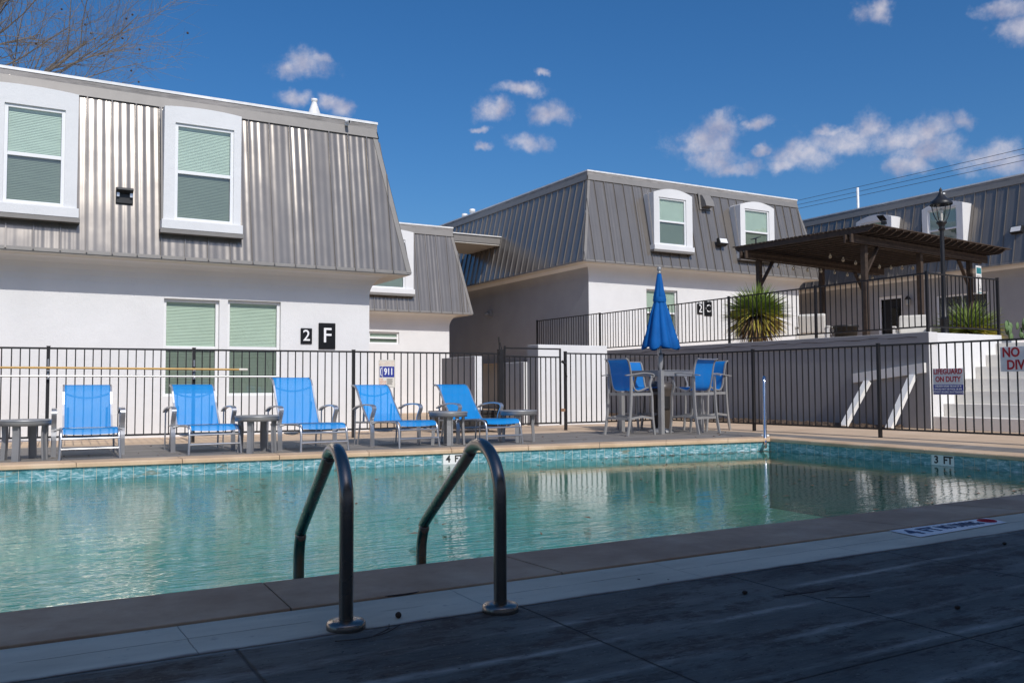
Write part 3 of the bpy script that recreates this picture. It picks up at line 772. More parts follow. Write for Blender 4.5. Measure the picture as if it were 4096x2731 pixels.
# ------------------------------------------------------------------ roof furniture
def lathe_thing(name, label, cat, prof, loc, mat, n=20, group=None):
    return tag(MB().lathe(prof, n, loc).build(name, mat), label, cat, group)
lathe_thing('roof_vent_cone', 'white cone shaped vent on the roof of the 2 F building', 'roof vent', [(.165, 0), (.16, .75), (.06, 1.05), (.055, 1.09), (.07, 1.10), (.07, 1.15), (.0, 1.17)], (5.79, 19.0, 6.22), 'pipe_white')
lathe_thing('vent_pipe', 'nearer white capped vent pipe on the 2 C roof ridge', 'vent pipe', [(.09, 0), (.09, .5), (.13, .5), (.13, .62), (0, .66)], (17.5, 34.0, 8.05), 'pipe_white', group='paired roof vent pipes')
lathe_thing('vent_pipe', 'farther white capped vent pipe on the 2 C roof ridge', 'vent pipe', [(.09, 0), (.09, .42), (.13, .42), (.13, .54), (0, .58)], (17.5, 34.75, 8.05), 'pipe_white', group='paired roof vent pipes')
lathe_thing('mast_pipe', 'thin white pipe standing up behind the dark roof on the right', 'pipe', [(.05, 0), (.05, 1.15), (0, 1.15)], (30.6, 24.2, 7.95), 'pipe_white')
def security_camera(loc, rz, label):
    t = thing('security_camera', label, 'security camera', loc, rz)
    MB().tube([(0, -.02, .02), (0, -.17, -.01)], .035, 12).build('camera_body', 'pipe_white', t)
    MB().tube([(0, -.171, -.01), (0, -.178, -.011)], .024, 12).build('lens', 'blackm', t)
    MB().box(-.03, .03, -.03, .035, -.05, .06).build('bracket', 'pipe_white', t)
security_camera((5.84, 16.95, 6.28), 0, 'small white camera on the 2 F roof fascia')
security_camera((29.66, 19.65, 7.85), -PI/2, 'small white camera on the dark roof edge by the street lamp')
def floodlight(label, loc, rz, kind=0, group='wall floodlights'):
    t = thing('floodlight', label, 'floodlight', loc, rz, group)
    if kind == 0:
        MB().box(-.14, .14, -.02, .03, -.14, .14).build('back_plate', 'blackm', t, .01)
        MB().bar((0, -.02, .05), (0, -.14, .10), .27, .05).build('lamp_head', 'blackm', t, .01)
        MB().box(-.13, -.085, -.06, -.02, -.03, .05).build('lens', 'silver', t); MB().box(.085, .13, -.06, -.02, -.03, .05).build('lens', 'silver', t)
    else:
        MB().add([(-.2, 0, -.15), (.2, 0, -.15), (.2, 0, .13), (-.2, 0, .13), (-.2, -.2, -.06), (.2, -.2, -.06), (.2, -.12, .15), (-.2, -.12, .15)],
                 [(0, 3, 2, 1), (4, 5, 6, 7), (0, 1, 5, 4), (1, 2, 6, 5), (2, 3, 7, 6), (3, 0, 4, 7)]).build('housing', 'blackm', t, .01)
        MB().add([(-.17, -.196, -.04), (.17, -.196, -.04), (.17, -.13, .125), (-.17, -.13, .125)], [(0, 1, 2, 3)]).build('lens', 'signwhite', t)
    return t
floodlight('small black twin floodlight on the metal between the two 2 F dormers', (1.66, 16.60, 4.28), 0, 0)
floodlight('black box floodlight with a pale lens low between the two 2 C dormers', (21.85, 23.12, 5.96), 0, 1)
floodlight('black floodlight on the dark roof at the right edge of the photo', (29.28, 16.8, 6.02), -PI/2, 1)
t = thing('wall_light', 'small grey light on the shaded side wall of 2 C above the gate', 'wall light', (16.42, 30.4, 3.75), -PI/2)
MB().box(-.13, .13, -.04, .05, -.13, .13).build('back_box', 'grey_alu', t, .01); MB().tube([(-.1, -.05, 0), (-.1, -.22, -.03)], [.09, .07], 12).build('lamp_head', 'grey_alu', t)
t = thing('exhaust_hood', 'dark hooded vent on the 2 C metal between its two dormers', 'vent hood', (21.48, 23.42, 7.45), 0)
MB().add([(-.2, .05, -.22), (.2, .05, -.22), (.2, .15, .25), (-.2, .15, .25), (-.2, -.22, -.2), (.2, -.22, -.2), (.2, -.15, .0), (-.2, -.15, .0), (-.2, 0, .22), (.2, 0, .22)],
         [(0, 1, 5, 4), (4, 5, 6, 7), (7, 6, 9, 8), (8, 9, 2, 3), (0, 4, 7, 8, 3), (1, 2, 9, 6, 5)]).build('hood', 'trim', t)
MB().add([(-.28, .03, -.3), (.28, .03, -.3), (.28, .12, .33), (-.28, .12, .33)], [(0, 1, 2, 3)]).build('flashing', 'trim', t)

# house numbers
def plaque(x, y, z, w, h, ch, size, label, grp):
    p = tag(MB().box(x-w/2, x+w/2, y-.03, y-.001, z-h/2, z+h/2).build('number_plaque', 'signblack', None, .012), label, 'number sign', grp)
    text(ch, size, 'ink_white', p, frame_y(x, y-.032, z), bold=.002); return p
plaque(5.074, 17.1, 1.916, .231, .312, '2', .31, 'square black plaque reading 2 on the white wall of the near building', 'building number plaques')
plaque(5.497, 17.1, 1.925, .348, .525, 'F', .42, 'tall black plaque reading F beside the near corner of the building', 'building number plaques')
plaque(21.28, 23.63, 3.60, .27, .38, '2', .40, 'small black plaque reading 2 seen through the terrace railing', 'building number plaques')
plaque(21.66, 23.63, 3.62, .36, .52, 'C', .38, 'black plaque reading C seen through the terrace railing', 'building number plaques')

# ------------------------------------------------------------------ terrace, retaining wall, stairs
TZ = 1.76
tr = MB(); tr.add([(16.2, 11.25, TZ), (60, 11.25, TZ), (60, 60, TZ), (16.2, 60, TZ)], [(0, 1, 2, 3)])
tr.add([(18.34, 5, TZ), (60, 5, TZ), (60, 11.25, TZ), (18.34, 11.25, TZ)], [(0, 1, 2, 3)])
struct(tr.build('terrace', 'tan'))
rw = MB()
rw.box(16.0, 16.25, 11.05, 26.5, 0, 1.70)
rw.add([(15.985, 11.035, 1.70), (16.27, 11.035, 1.70), (16.27, 26.5, 1.70), (15.985, 26.5, 1.70), (15.985, 11.035, 1.95), (16.27, 11.035, 1.95), (16.27, 26.5, 1.99), (15.985, 26.5, 1.99)],
       [(0, 3, 2, 1), (4, 5, 6, 7), (0, 1, 5, 4), (2, 3, 7, 6), (3, 0, 4, 7), (1, 2, 6, 5)])
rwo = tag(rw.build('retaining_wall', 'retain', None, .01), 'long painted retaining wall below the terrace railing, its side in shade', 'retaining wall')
sw_ = MB(); sw_.box(16.252, 18.5, 11.05, 11.30, 0, 1.94)
tag(sw_.build('end_wall', 'stucco', None, .01), 'bright white end wall of the terrace beside the steps', 'wall')
cw = MB(); crk = [(15.984, 11.3+i*.23, 1.86+.012*math.sin(i*1.7)+random.uniform(-.012, .012)) for i in range(46)]
for i in range(45): cw.bar(crk[i], crk[i+1], .003, random.uniform(.004, .016))
cw.build('crack', 'pod', rwo)
st = thing('steps', 'white painted concrete steps rising to the right beside the terrace end wall', 'stairs', (16.05, 9, 0))
for k in range(7):
    x = .37*k; h = TZ/7
    m_ = MB(); m_.box(x, 2.6, -4.2, 2.046, h*k + (.001 if k else 0), h*(k+1)); m_.build('step', 'steps', st, .008)
pl = MB(); pl.box(18.52, 24, 10.85, 11.04, 1.70, 1.86); pl.box(18.52, 18.72, 11.04, 11.9, 1.70, 1.86)
plo = tag(pl.build('planter', 'stucco', None, .01), 'low white planter edge holding prickly pear at the top of the steps', 'planter')
q = MB(); q.box(18.73, 23.9, 11.045, 12.2, 1.77, 1.82); q.build('soil', 'rust', plo)
# mulch bed below the wall
mb_ = MB()
for i in range(60):
    pass
def lumpy(x0, x1, y0, y1, nx, ny, z, amp, name, mat):
    m = MB(); vs = []
    for j in range(ny+1):
        for i in range(nx+1):
            e = min(i, nx-i, j, ny-j); vs.append((x0+(x1-x0)*i/nx + random.uniform(-.02, .02), y0+(y1-y0)*j/ny, z + (random.uniform(0, amp) if e > 0 else -.01)))
    fs = [(j*(nx+1)+i, j*(nx+1)+i+1, (j+1)*(nx+1)+i+1, (j+1)*(nx+1)+i) for j in range(ny) for i in range(nx)]
    return struct(m.add(vs, fs).build(name, mat))
lumpy(15.35, 15.99, 11.6, 22.5, 10, 130, .006, .07, 'mulch_bed', 'mulch')
lumpy(12.2, 14.6, 19.6, 21.4, 26, 22, .006, .09, 'mulch_patch', 'mulch')

# low stub walls by the passage
sb = MB(); sb.box(8.80, 8.98, 17.0, 18.7, 0, 1.56)
tag(sb.build('stub_wall', 'twotone', None, .01), 'thin low wall beyond the fence left of the gate, shaded side towards the pool', 'wall')
bk = MB(); bk.box(10.26, 12.17, 16.72, 17.2, 0, 1.83)
tag(bk.build('block_wall', 'twotone', None, .012), 'bright white block wall directly behind the gate', 'wall')
bk = MB(); bk.box(10.17, 10.5, 17.21, 18.3, 0, 1.45)
tag(bk.build('low_block_wall', 'twotone', None, .012), 'lower shaded wall stepping down behind the white block wall', 'wall')

# timber braces against the retaining wall
br = thing('wall_brace', 'white timber waler with two raking props bracing the retaining wall', 'brace', (0, 0, 0))
MB().add([(15.93, 12.88, .93), (15.995, 12.88, .93), (15.995, 11.12, 1.13), (15.93, 11.12, 1.13), (15.93, 12.88, 1.13), (15.995, 12.88, 1.13), (15.995, 11.12, 1.33), (15.93, 11.12, 1.33)],
         [(0, 3, 2, 1), (4, 5, 6, 7), (0, 1, 5, 4), (1, 2, 6, 5), (2, 3, 7, 6), (3, 0, 4, 7)]).build('waler', 'patio_frame', br)
for (y, z) in ((12.45, .98), (11.36, 1.10)):
    MB().bar((15.12, y, .02), (15.90, y, z-.03), .14, .09, (0, 0, 1)).build('prop', 'patio_frame', br)

# ------------------------------------------------------------------ fences
def fence(label, pts, z0f, zr0, zr1, ztop, posts, spacing, name='metal_fence', cat='fence', limit=1000, postw=.05, post_base=None):
    """pts: polyline; z0f(i) ground; pickets between posts"""
    f = thing(name, label, cat, (0, 0, 0), 0)
    cnt = 0; pk = None; rest = MB(); pcap = None
    for i in range(len(pts)-1):
        a, b = Vector((*pts[i], 0)), Vector((*pts[i+1], 0)); L = (b-a).length; d = (b-a)/L
        z = z0f
        for zz in (zr1, zr0): MB().bar(a+Vector((0, 0, z+zz)), b+Vector((0, 0, z+zz)), .028, .03).build('rail', 'black', f)
        po = f
        n = max(1, round(L/spacing))
        for k in range(1, n):
            q = a+d*(L*k/n)
            if pk is None:
                pk = MB().box(-.0085, .0085, -.0085, .0085, z+zr0, z+zr1).build('picket', 'black', po); pk.location = (q.x, q.y, 0); pk.rotation_euler = (0, 0, math.atan2(d.y, d.x))
            elif cnt < limit:
                c = pk.copy(); C.objects.link(c); c.parent = po; c.location = (q.x+random.uniform(-.003, .003), q.y, 0); c.rotation_euler = (random.uniform(-.002, .002), random.uniform(-.003, .003), math.atan2(d.y, d.x))
            cnt += 1
    for (x, y, a_) in posts:
        m = MB(); m.box(-postw/2, postw/2, -postw/2, postw/2, z0f if post_base is None else post_base, z0f+ztop); m.box(-postw/2-.004, postw/2+.004, -postw/2-.004, postw/2+.004, z0f+ztop, z0f+ztop+.012)
        o = m.build('post', 'black', f); o.location = (x, y, 0); o.rotation_euler = (0, 0, a_)
    return f
LP = [(-1.9, 15.55), (.49, 15.40), (2.62, 15.20), (5.30, 14.95), (8.27, 14.90)]
fence('black metal picket fence behind the blue loungers, left of the gate', LP, 0, .15, 1.53, 1.555, [(x, y, 0) for x, y in LP[:-1]] + [(8.27, 14.9, 0)], .128)
RP = [(9.79, 14.90), (12.38, 14.95), (12.61, 12.5), (12.80, 9.79), (12.95, 7.1), (13.1, 4.4)]
fence('black metal picket fence right of the gate, turning along the shallow end', RP, 0, .15, 1.56, 1.59, [(x, y, 0) for x, y in RP], .132)
gt = thing('pool_gate', 'black metal pool gate with a raised square hoop over its top rail', 'gate', (8.36, 14.9, 0))
MB().box(0, .03, -.015, .015, .12, 1.69).build('stile', 'black', gt); MB().box(1.29, 1.32, -.015, .015, .12, 1.66).build('stile', 'black', gt)
for zz in (.14, 1.465, 1.63): MB().box(.03, 1.29, -.014, .014, zz, zz+.03).build('rail', 'black', gt)
for k in range(1, 11):
    MB().box(.0+1.32*k/11-.0085, 1.32*k/11+.0085, -.0085, .0085, .17, 1.465).build('picket', 'black', gt)
MB().tube([(1.33, -.03, 1.40), (1.42, -.04, 1.34)], .03, 8).tube([(1.38, -.03, 1.32), (1.44, -.04, 1.08)], .014, 8).build('latch', 'blackm', gt)
MB().box(1.30, 1.40, -.03, .02, .38, .44).build('hinge', 'rust', gt)
MB().box(-.13, -.04, -.05, .05, 0, 1.62).build('hinge_post', 'black', gt); MB().bar((-.1, 0, 1.6), (-.12, 0, 1.86), .02, .02).bar((-.05, 0, 1.6), (-.09, 0, 1.75), .012, .012).build('latch_arm', 'black', gt)

TP = [(16.03, 11.08), (16.03, 13.9), (16.03, 16.7), (16.03, 19.5), (16.03, 22.4)]
tf = fence('black picket railing along the terrace edge above the retaining wall', [(18.45, 11.08)] + TP, 0, 2.06, 3.14, 3.17, [(x, y, 0) for x, y in [(18.45, 11.08)] + TP], .138, 'terrace_railing', 'railing', post_base=1.94)
fence('black picket railing continuing past the corner of 2 C', [(16.03, 22.45), (15.98, 26.1)], 0, 2.10, 3.16, 3.18, [(15.98, 26.1, 0)], .138, 'ramp_railing', 'railing', post_base=1.9)

# ------------------------------------------------------------------ pool ladders
def ladder(name_label, loc, rz, mat, h=.69, span=1.10, drop=.46, gap=.63, s=1.0):
    t = thing('pool_ladder', name_label, 'pool ladder', loc, rz)
    for x in (-gap/2, gap/2):
        path = [(x, 0, -.02), (x, 0, h-.24)] + [(x, .225-.225*math.cos(a), h-.225+.20*math.sin(a)) for a in [PI*k/14 for k in range(1, 12)]]
        last = path[-1]; path += [(x, span-.05, drop*.42), (x, span-.01, drop*.30), (x, span, drop*.12), (x, span, -.2), (x, span, -1.0)]
        path = path[:-5] + [(x, span-.10, drop*.52), (x, span-.05, drop*.40), (x, span-.018, drop*.28), (x, span, drop*.10), (x, span, -.2), (x, span, -1.0)]
        pv = [Vector(p) for p in path]
        MB().tube(pv[:1]+smooth_path([Vector((x, 0, (h-.24)*.6))]+pv[1:], 5), .0272, 24).build('handrail', mat, t)
        MB().lathe([(.024, .034), (.03, .036), (.068, .030), (.074, .022), (.074, .006), (.074, 0)], 28, (x, 0, .004)).build('flange', mat, t)
    for z in (-.35, -.62, -.88):
        MB().box(-gap/2, gap/2, span-.04, span+.04, z-.012, z+.012).build('tread', mat, t)
    return t
ladder('pair of dark stainless ladder rails in the shade at the near pool edge', (1.43, 3.185, 0), R(-7), 'steel')
t = thing('grab_rail', 'bright polished grab rail at the far corner of the pool', 'grab rail', (11.33, 10.98, 0), R(134))
MB().tube(smooth_path([(0, 0, 0), (0, .01, .3), (0, .03, .85), (0, .07, .98), (0, .15, 1.03), (0, .23, .98), (0, .28, .80), (0, .45, .1), (0, .52, -.06), (0, .60, -.10), (0, .66, -.12)], 5), .03, 14).build('rail', 'chrome', t)
MB().lathe([(.024, .03), (.06, .028), (.07, .02), (.07, 0)], 24, (0, 0, .018)).build('flange', 'pipe_white', t)

# ------------------------------------------------------------------ loungers
def make_lounger(label, loc, rz, ang=56, blen=.74):
    t = thing('lounge_chair', label, 'lounge chair', loc, rz, 'blue sling lounge chairs along the pool')
    W = .335
    for x in (-W, W):
        sg = 1 if x > 0 else -1
        MB().tube(smooth_path([(x+sg*.015, -.03, 0), (x, 0, .22), (x-sg*.0, .035, .335), (x, .10, .372), (x, .24, .38)], 5), .0165, 10).build('leg', 'silver', t)
        MB().tube([(x, .24, .38), (x, 1.28, .345)], .015, 8).build('side_rail', 'silver', t)
        MB().tube([(x, 1.16, .35), (x+sg*.01, 1.22, 0)], .014, 8).build('leg', 'silver', t)
    for z, y in ((.265, -.002), (.135, -.014)):
        MB().tube([(-W, y, z), (W, y, z)], .0135, 10).build('cross_rail', 'silver', t)
    MB().tube([(-W, 1.1, .35), (W, 1.1, .35)], .013, 8).build('cross_rail', 'silver', t)
    ss = MB(); ss.sheet([(.0, .325), (.012, .36), (.045, .385), (.12, .395), (.45, .385), (.80, .372), (.99, .365)], -W+.02, W-.02, 6, .012); ss.build('seat_sling', 'sling', t)
    a = R(ang); ca, sa = math.cos(a), math.sin(a); hy, hz = .96, .37
    P = lambda u, v=0: (hy+ca*u-sa*v*0 + v*sa, hz+sa*u-v*ca)     # along back, v = behind
    prof = [P(0), P(.2, .012), P(blen*.55, .016), P(blen*.82, 0), P(blen*.95, .012), P(blen+.03, .06), P(blen+.04, .10)]
    MB().sheet(prof, -W+.045, W-.045, 6, 0).build('back_sling', 'sling', t)
    for x in (-W+.035, W-.035):
        MB().flat([(x, p[0]+.008, p[1]-.006) for p in prof], .024, .022).build('back_frame', 'silver', t)
    q = P(blen*.8, .02)
    cp = [(xx, q[0]+.02, q[1]-.05*(1-(xx/(W-.05))**2)*1.3) for xx in [(-1+2*i/10)*(W-.05) for i in range(11)]]
    MB().tube(cp, .011, 8).build('back_brace', 'silver', t)
    for x in (-W+.09, W-.09):
        q1 = P(blen*.48, .03); MB().bar((x, q1[0], q1[1]), (x, 1.22, .34), .03, .012).build('recline_strut', 'grey_alu', t)
    for x in (-.415, .415):
        MB().flat(smooth_path([(x, .64, 0), (x, .645, .22), (x, .665, .40), (x, .60, .53), (x, .585, .565), (x, .60, .60), (x, .66, .622), (x, .85, .628), (x, 1.08, .60), (x, 1.22, .55)], 4), .062, .02).build('armrest', 'silver', t)
        MB().tube([(x, 1.17, .565), (x, 1.19, 0)], .011, 8).build('arm_support', 'silver', t)
        sg = 1 if x > 0 else -1
        MB().tube([(x, .655, .345), (x-sg*.08, .655, .365)], .014, 8).build('arm_bracket', 'grey_alu', t)
    # stowed footrest under the seat
    MB().tube(smooth_path([(-.27, .14, .30), (-.29, .4, .24), (-.29, .80, .235), (-.2, .86, .235), (.2, .86, .235), (.29, .80, .235), (.29, .4, .24), (.27, .14, .30)], 4), .011, 8).build('footrest_frame', 'grey_alu', t)
    MB().sheet([(.42, .235), (.8, .225)], -.27, .27, 4, .01).build('footrest_sling', 'dark_sling', t)
    return t
LG = [((.89, 12.39, .004), R(-2), 57, .70, 'blue lounge chair furthest left, just right of the first grey side table'),
      ((2.43, 12.41, .004), R(3), 57, .70, 'second blue lounge chair, in front of the pair of ground floor windows'),
      ((3.81, 11.93, .004), R(4), 62, .77, 'tallest, most upright blue lounge chair, just left of the wall plaque and pole end'),
      ((5.25, 11.95, .004), R(9), 53, .72, 'blue lounge chair below the 911 sign'),
      ((6.63, 11.83, .004), R(9), 53, .72, 'blue lounge chair nearest the gate, between two side tables')]
for loc, rz, an, bl, lab in LG: make_lounger(lab, loc, rz, an, bl)

def make_table(label, loc, rz):
    t = thing('side_table', label, 'side table', loc, rz, 'round grey side tables between the loungers')
    MB().lathe([(0, .512), (.29, .512), (.305, .508), (.305, .495)], 40).build('table_top', 'grey_alu', t)
    MB().lathe([(.297, .494), (.297, .435), (.287, .435), (.287, .494)], 40).build('apron', 'grey_alu', t)
    for k in range(4):
        a = PI/4+k*PI/2; m = Matrix.Rotation(a, 4, 'Z')
        g_ = MB(m); g_.flat([(.235, 0, .49), (.225, 0, .3), (.24, 0, 0)], .085, .022, (0, 1, 0)); g_.flat([(.24, .0415, .434), (.23, .0415, .3), (.245, .0415, 0)], .05, .014, (1, 0, 0)); g_.build('leg', 'grey_alu', t)
    return t
tb0 = make_table('grey round side table at the left edge of the photo', (.16, 12.72, .004), R(20))
dup(tb0, (2.99, 12.38, .004), R(8), 'grey round side table between the second and the tallest lounge chair')
dup(tb0, (5.90, 12.30, .004), R(25), 'grey round side table between the two lounge chairs nearest the gate')
dup(tb0, (7.15, 12.28, .004), R(12), 'grey round side table on its own at the right end of the lounger row')

# ------------------------------------------------------------------ bar table, chairs, umbrella
BT = (10.86, 13.19, .004); BR = R(6)
t = thing('bar_table', 'tall square grey metal table under the closed blue umbrella', 'table', BT, BR)
s_ = .57
MB().box(-s_, s_, -s_, s_, 1.165, 1.18).build('table_top', 'grey_alu', t, .003)
MB().box(-s_+.012, s_-.012, -s_+.012, -s_+.04, 1.07, 1.164).box(-s_+.012, s_-.012, s_-.04, s_-.012, 1.07, 1.164).box(-s_+.012, -s_+.04, -s_+.041, s_-.041, 1.07, 1.164).box(s_-.04, s_-.012, -s_+.041, s_-.041, 1.07, 1.164).build('apron', 'grey_alu', t)
for x in (-1, 1):
    for y in (-1, 1):
        cx_, cy_ = x*(s_-.04), y*(s_-.04); MB().box(cx_-.042, cx_+.042, cy_-.042, cy_+.042, 0, 1.164).build('leg', 'silver_paint', t, .004)
t = thing('patio_umbrella', 'closed blue patio umbrella standing through the bar table', 'umbrella', (BT[0], BT[1], .004))
MB().tube([(0, 0, .02), (0, 0, 3.08)], .024, 16).build('pole', 'silver', t)
MB().lathe([(.0, 3.20), (.035, 3.185), (.047, 3.15), (.035, 3.115), (.028, 3.10), (.043, 3.085), (.043, 3.06), (.02, 3.05)], 16).build('finial', 'grey_alu', t)
cv = MB(); rows = [(3.07, .03), (3.03, .045), (2.9, .065), (2.72, .095), (2.60, .125), (2.57, .118), (2.5, .118), (2.42, .145), (2.3, .19), (2.1, .245), (1.9, .305), (1.75, .355), (1.68, .385), (1.64, .37)]
NB = 64; vs = []
for (z, r) in rows:
    fold = min(1, (3.07-z)/1.0)
    for k in range(NB):
        th = 2*PI*k/NB; lob = abs(math.sin(4*th+.4))**.7
        tw = .5*(3.0-z)*.3
        rr = r*(1-.30*fold*(1-lob)) * (1+.06*math.sin(3*th+z*2))
        zz = z - (.045*(lob) if z < 1.7 else 0) + (.02*math.sin(5*th) if z < 1.7 else 0)
        vs.append((rr*math.cos(th+tw), rr*math.sin(th+tw), zz))
cv.add(vs, [(i*NB+k, i*NB+(k+1) % NB, (i+1)*NB+(k+1) % NB, (i+1)*NB+k) for i in range(len(rows)-1) for k in range(NB)], True); cv.build('canopy', 'canvas', t)
MB().lathe([(.118, 2.60), (.13, 2.55), (.122, 2.5)], 32).build('tie_strap', 'canvas', t)
MB().lathe([(.026, 1.52), (.05, 1.50), (.055, 1.42), (.05, 1.30), (.035, 1.22), (.026, 1.20)], 16).build('crank_housing', 'silver_paint', t)
MB().tube([(-.04, -.02, 1.46), (-.10, -.05, 1.50), (-.11, -.06, 1.60)], .012, 8).build('crank_handle', 'silver', t)
MB().lathe([(.24, .0), (.24, .04), (.06, .08), (.03, .3)], 24).build('base', 'grey_alu', t)

def make_barchair(label, loc, rz):
    t = thing('bar_chair', label, 'bar chair', loc, rz, 'tall blue sling bar chairs around the table')
    W = .275
    prof = [(.27, .845), (.24, .862), (.15, .855), (.02, .815), (-.07, .80), (-.15, .83), (-.195, .92), (-.23, 1.08), (-.262, 1.24), (-.30, 1.345), (-.36, 1.385)]
    pp = smooth_path([(0, y, z) for y, z in prof], 3)
    MB().sheet([(p.y, p.z) for p in pp], -W+.02, W-.02, 4, 0).build('sling', 'sling2', t)
    for x in (-W, W):
        sg = 1 if x > 0 else -1
        MB().flat([(x, p.y, p.z) for p in pp], .028, .022).build('sling_frame', 'silver_paint', t)
        MB().flat(smooth_path([(x+sg*.03, -.36, 0), (x+sg*.03, -.30, .3), (x+sg*.03, -.265, .7), (x+sg*.03, -.26, 1.07)], 5), .032, .045).build('leg', 'silver_paint', t)
        MB().flat(smooth_path([(x+sg*.02, .32, 0), (x+sg*.02, .275, .35), (x+sg*.02, .26, .72), (x+sg*.03, .20, .90), (x+sg*.03, .245, 1.03), (x+sg*.03, .225, 1.085)], 5), .030, .040).build('leg', 'silver_paint', t)
        MB().flat(smooth_path([(x+sg*.035, -.40, 1.08), (x+sg*.04, -.2, 1.10), (x+sg*.045, .05, 1.125), (x+sg*.045, .25, 1.105), (x+sg*.045, .285, 1.07), (x+sg*.045, .255, 1.05)], 5), .045, .018).build('armrest', 'silver_paint', t)
        MB().flat([(x+sg*.02, -.295, .30), (x+sg*.02, 0, .335), (x+sg*.02, .28, .30)], .02, .04).build('side_stretcher', 'silver_paint', t)
        MB().bar((x+sg*.02, -.26, .74), (x+sg*.02, .26, .74), .022, .05).build('seat_rail', 'silver_paint', t)
    MB().bar((-W, .28, .31), (W, .28, .31), .045, .03).build('footrest', 'silver_paint', t)
    MB().bar((-W, -.30, .30), (W, -.30, .30), .02, .045).build('back_stretcher', 'silver_paint', t)
    MB().bar((-W, -.255, .74), (W, -.255, .74), .022, .05).bar((-W, .255, .74), (W, .255, .74), .022, .05).build('seat_frame', 'silver_paint', t)
    MB().tube([(-W, -.345, 1.375), (W, -.345, 1.375)], .012, 8).build('top_rail', 'silver_paint', t)
    return t
bc = make_barchair('bar chair left of the table with its back towards the gate', (9.86, 12.85, .004), R(-84))
dup(bc, (11.08, 12.52, .004), R(10), 'bar chair in front of the table, showing the sunlit back of its blue sling')
dup(bc, (12.05, 13.25, .004), R(96), 'rightmost bar chair, facing left across the table')
dup(bc, (11.10, 14.14, .004), R(180), 'bar chair on the far side of the table, partly hidden behind the left chair')

t = thing('trash_bin', 'dark bronze round litter bin with a side opening behind the bar table', 'bin', (11.6, 14.1, .0))
MB().lathe([(.19, 0), (.2, .05), (.235, .70), (.25, .78), (.25, .80)], 28).build('body', 'bin', t)
MB().lathe([(.255, .80), (.26, .84), (.24, .93), (.15, .985), (0, 1.0)], 28).build('lid', 'bin', t)
ob = MB(); ob.add([(.245*math.cos(a), .245*math.sin(a), z) for a in [R(-150+10*k) for k in range(8)] for z in (.42, .68)], [(2*k, 2*k+2, 2*k+3, 2*k+1) for k in range(7)]); ob.build('opening', 'blackm', t)
t = thing('wicker_bench', 'low black wicker bench beyond the fence behind the lounge chairs', 'bench', (7.85, 15.55, 0), R(-2))
MB().box(-.66, .66, -.3, .3, .07, .36).build('body', 'wicker', t, .01); MB().box(-.68, .68, -.32, .32, .361, .42).build('seat', 'wicker', t, .01)
for x in (-.6, .6):
    for y in (-.25, .25): MB().box(x-.02, x+.02, y-.02, y+.02, 0, .069).build('leg', 'silver', t)

# poles hung on the fence
tag(MB().tube([(-6, 15.62, 1.235), (.49, 15.34, 1.225), (3.33, 15.08, 1.205)], .0175, 12).build('wooden_pole', 'bamboo'), 'long yellow varnished wooden pole hung along the fence', 'pole')
tag(MB().tube([(3.33, 15.08, 1.205), (3.47, 15.067, 1.204)], .021, 12).build('pole_tip', 'signcream', bpy.data.objects['wooden_pole']), 'x', 'x')
po_ = bpy.data.objects['pole_tip']; del po_['label']; del po_['category']
tag(MB().tube([(-6, 15.60, 1.09), (.49, 15.33, 1.095), (3.98, 14.99, 1.085)], .0155, 12).build('aluminium_pole', 'silver'), 'thin silver aluminium pole hung on the fence under the wooden one', 'pole')
for (x, y, lab) in ((.49, 15.365, 'left metal hook bracket carrying the poles on the fence post'), (2.62, 15.165, 'right metal hook bracket carrying the poles on the fence post')):
    m = MB(); m.box(x-.012, x+.012, y-.006, y+.008, 1.25, 1.36); m.box(x-.02, x+.02, y-.05, y-.006, 1.17, 1.195)
    m.box(x-.012, x+.012, y-.006, y+.008, 1.10, 1.16); m.box(x-.02, x+.02, y-.05, y-.006, 1.045, 1.07); m.tube([(x, y-.05, 1.05), (x, y-.055, 1.08)], .012, 8)
    tag(m.build('pole_hook', 'silver'), lab, 'hook', 'hooks carrying the pool poles')

# ------------------------------------------------------------------ signs on the fences
def sign_y(name, label, x0, x1, z0, z1, y, mat='signwhite'):
    return tag(MB().box(x0, x1, y-.006, y, z0, z1).build(name, mat, None, .004), label, 'sign')
s = sign_y('emergency_sign', 'cream emergency sign with a blue 911 panel on the fence', 5.755, 6.075, .885, 1.39, 14.90, 'signcream')
cxs = 5.915
text('IN CASE OF', .052, 'ink_pale', s, frame_y(cxs, 14.893, 1.345), 'lettering', .001)
text('EMERGENCY CALL', .042, 'ink_pale', s, frame_y(cxs, 14.893, 1.305), 'lettering', .001, sx=.92)
MB().box(5.775, 5.828, 14.8915, 14.8935, 1.075, 1.27).build('phone_panel', 'ink_blue', s); MB().box(5.836, 6.056, 14.8915, 14.8935, 1.075, 1.27).build('number_panel', 'ink_blue', s)
text('911', .165, 'ink_white', s, frame_y(5.946, 14.890, 1.172), 'lettering', .006, sx=.72)
ph_ = MB(); ph_.flat([(5.818, 14.889, 1.24), (5.797, 14.889, 1.235), (5.789, 14.889, 1.172), (5.797, 14.889, 1.11), (5.818, 14.889, 1.105)], .002, .016, (0, 1, 0)); ph_.build('phone_symbol', 'ink_white', s)
for i, wd in enumerate(('FIRE', 'RESCUE', 'POLICE')): text(wd, .044, 'ink_pink', s, frame_y(5.772, 14.893, 1.035-i*.043), 'lettering', .001, align='LEFT', sx=.85)
lm = MB()
for i in range(11): lm.box(5.91, 5.91+random.uniform(.10, .13), 14.8925, 14.8935, 1.045-i*.0105, 1.049-i*.0105)
lm.build('small_print', 'twig', s)
bd = MB()
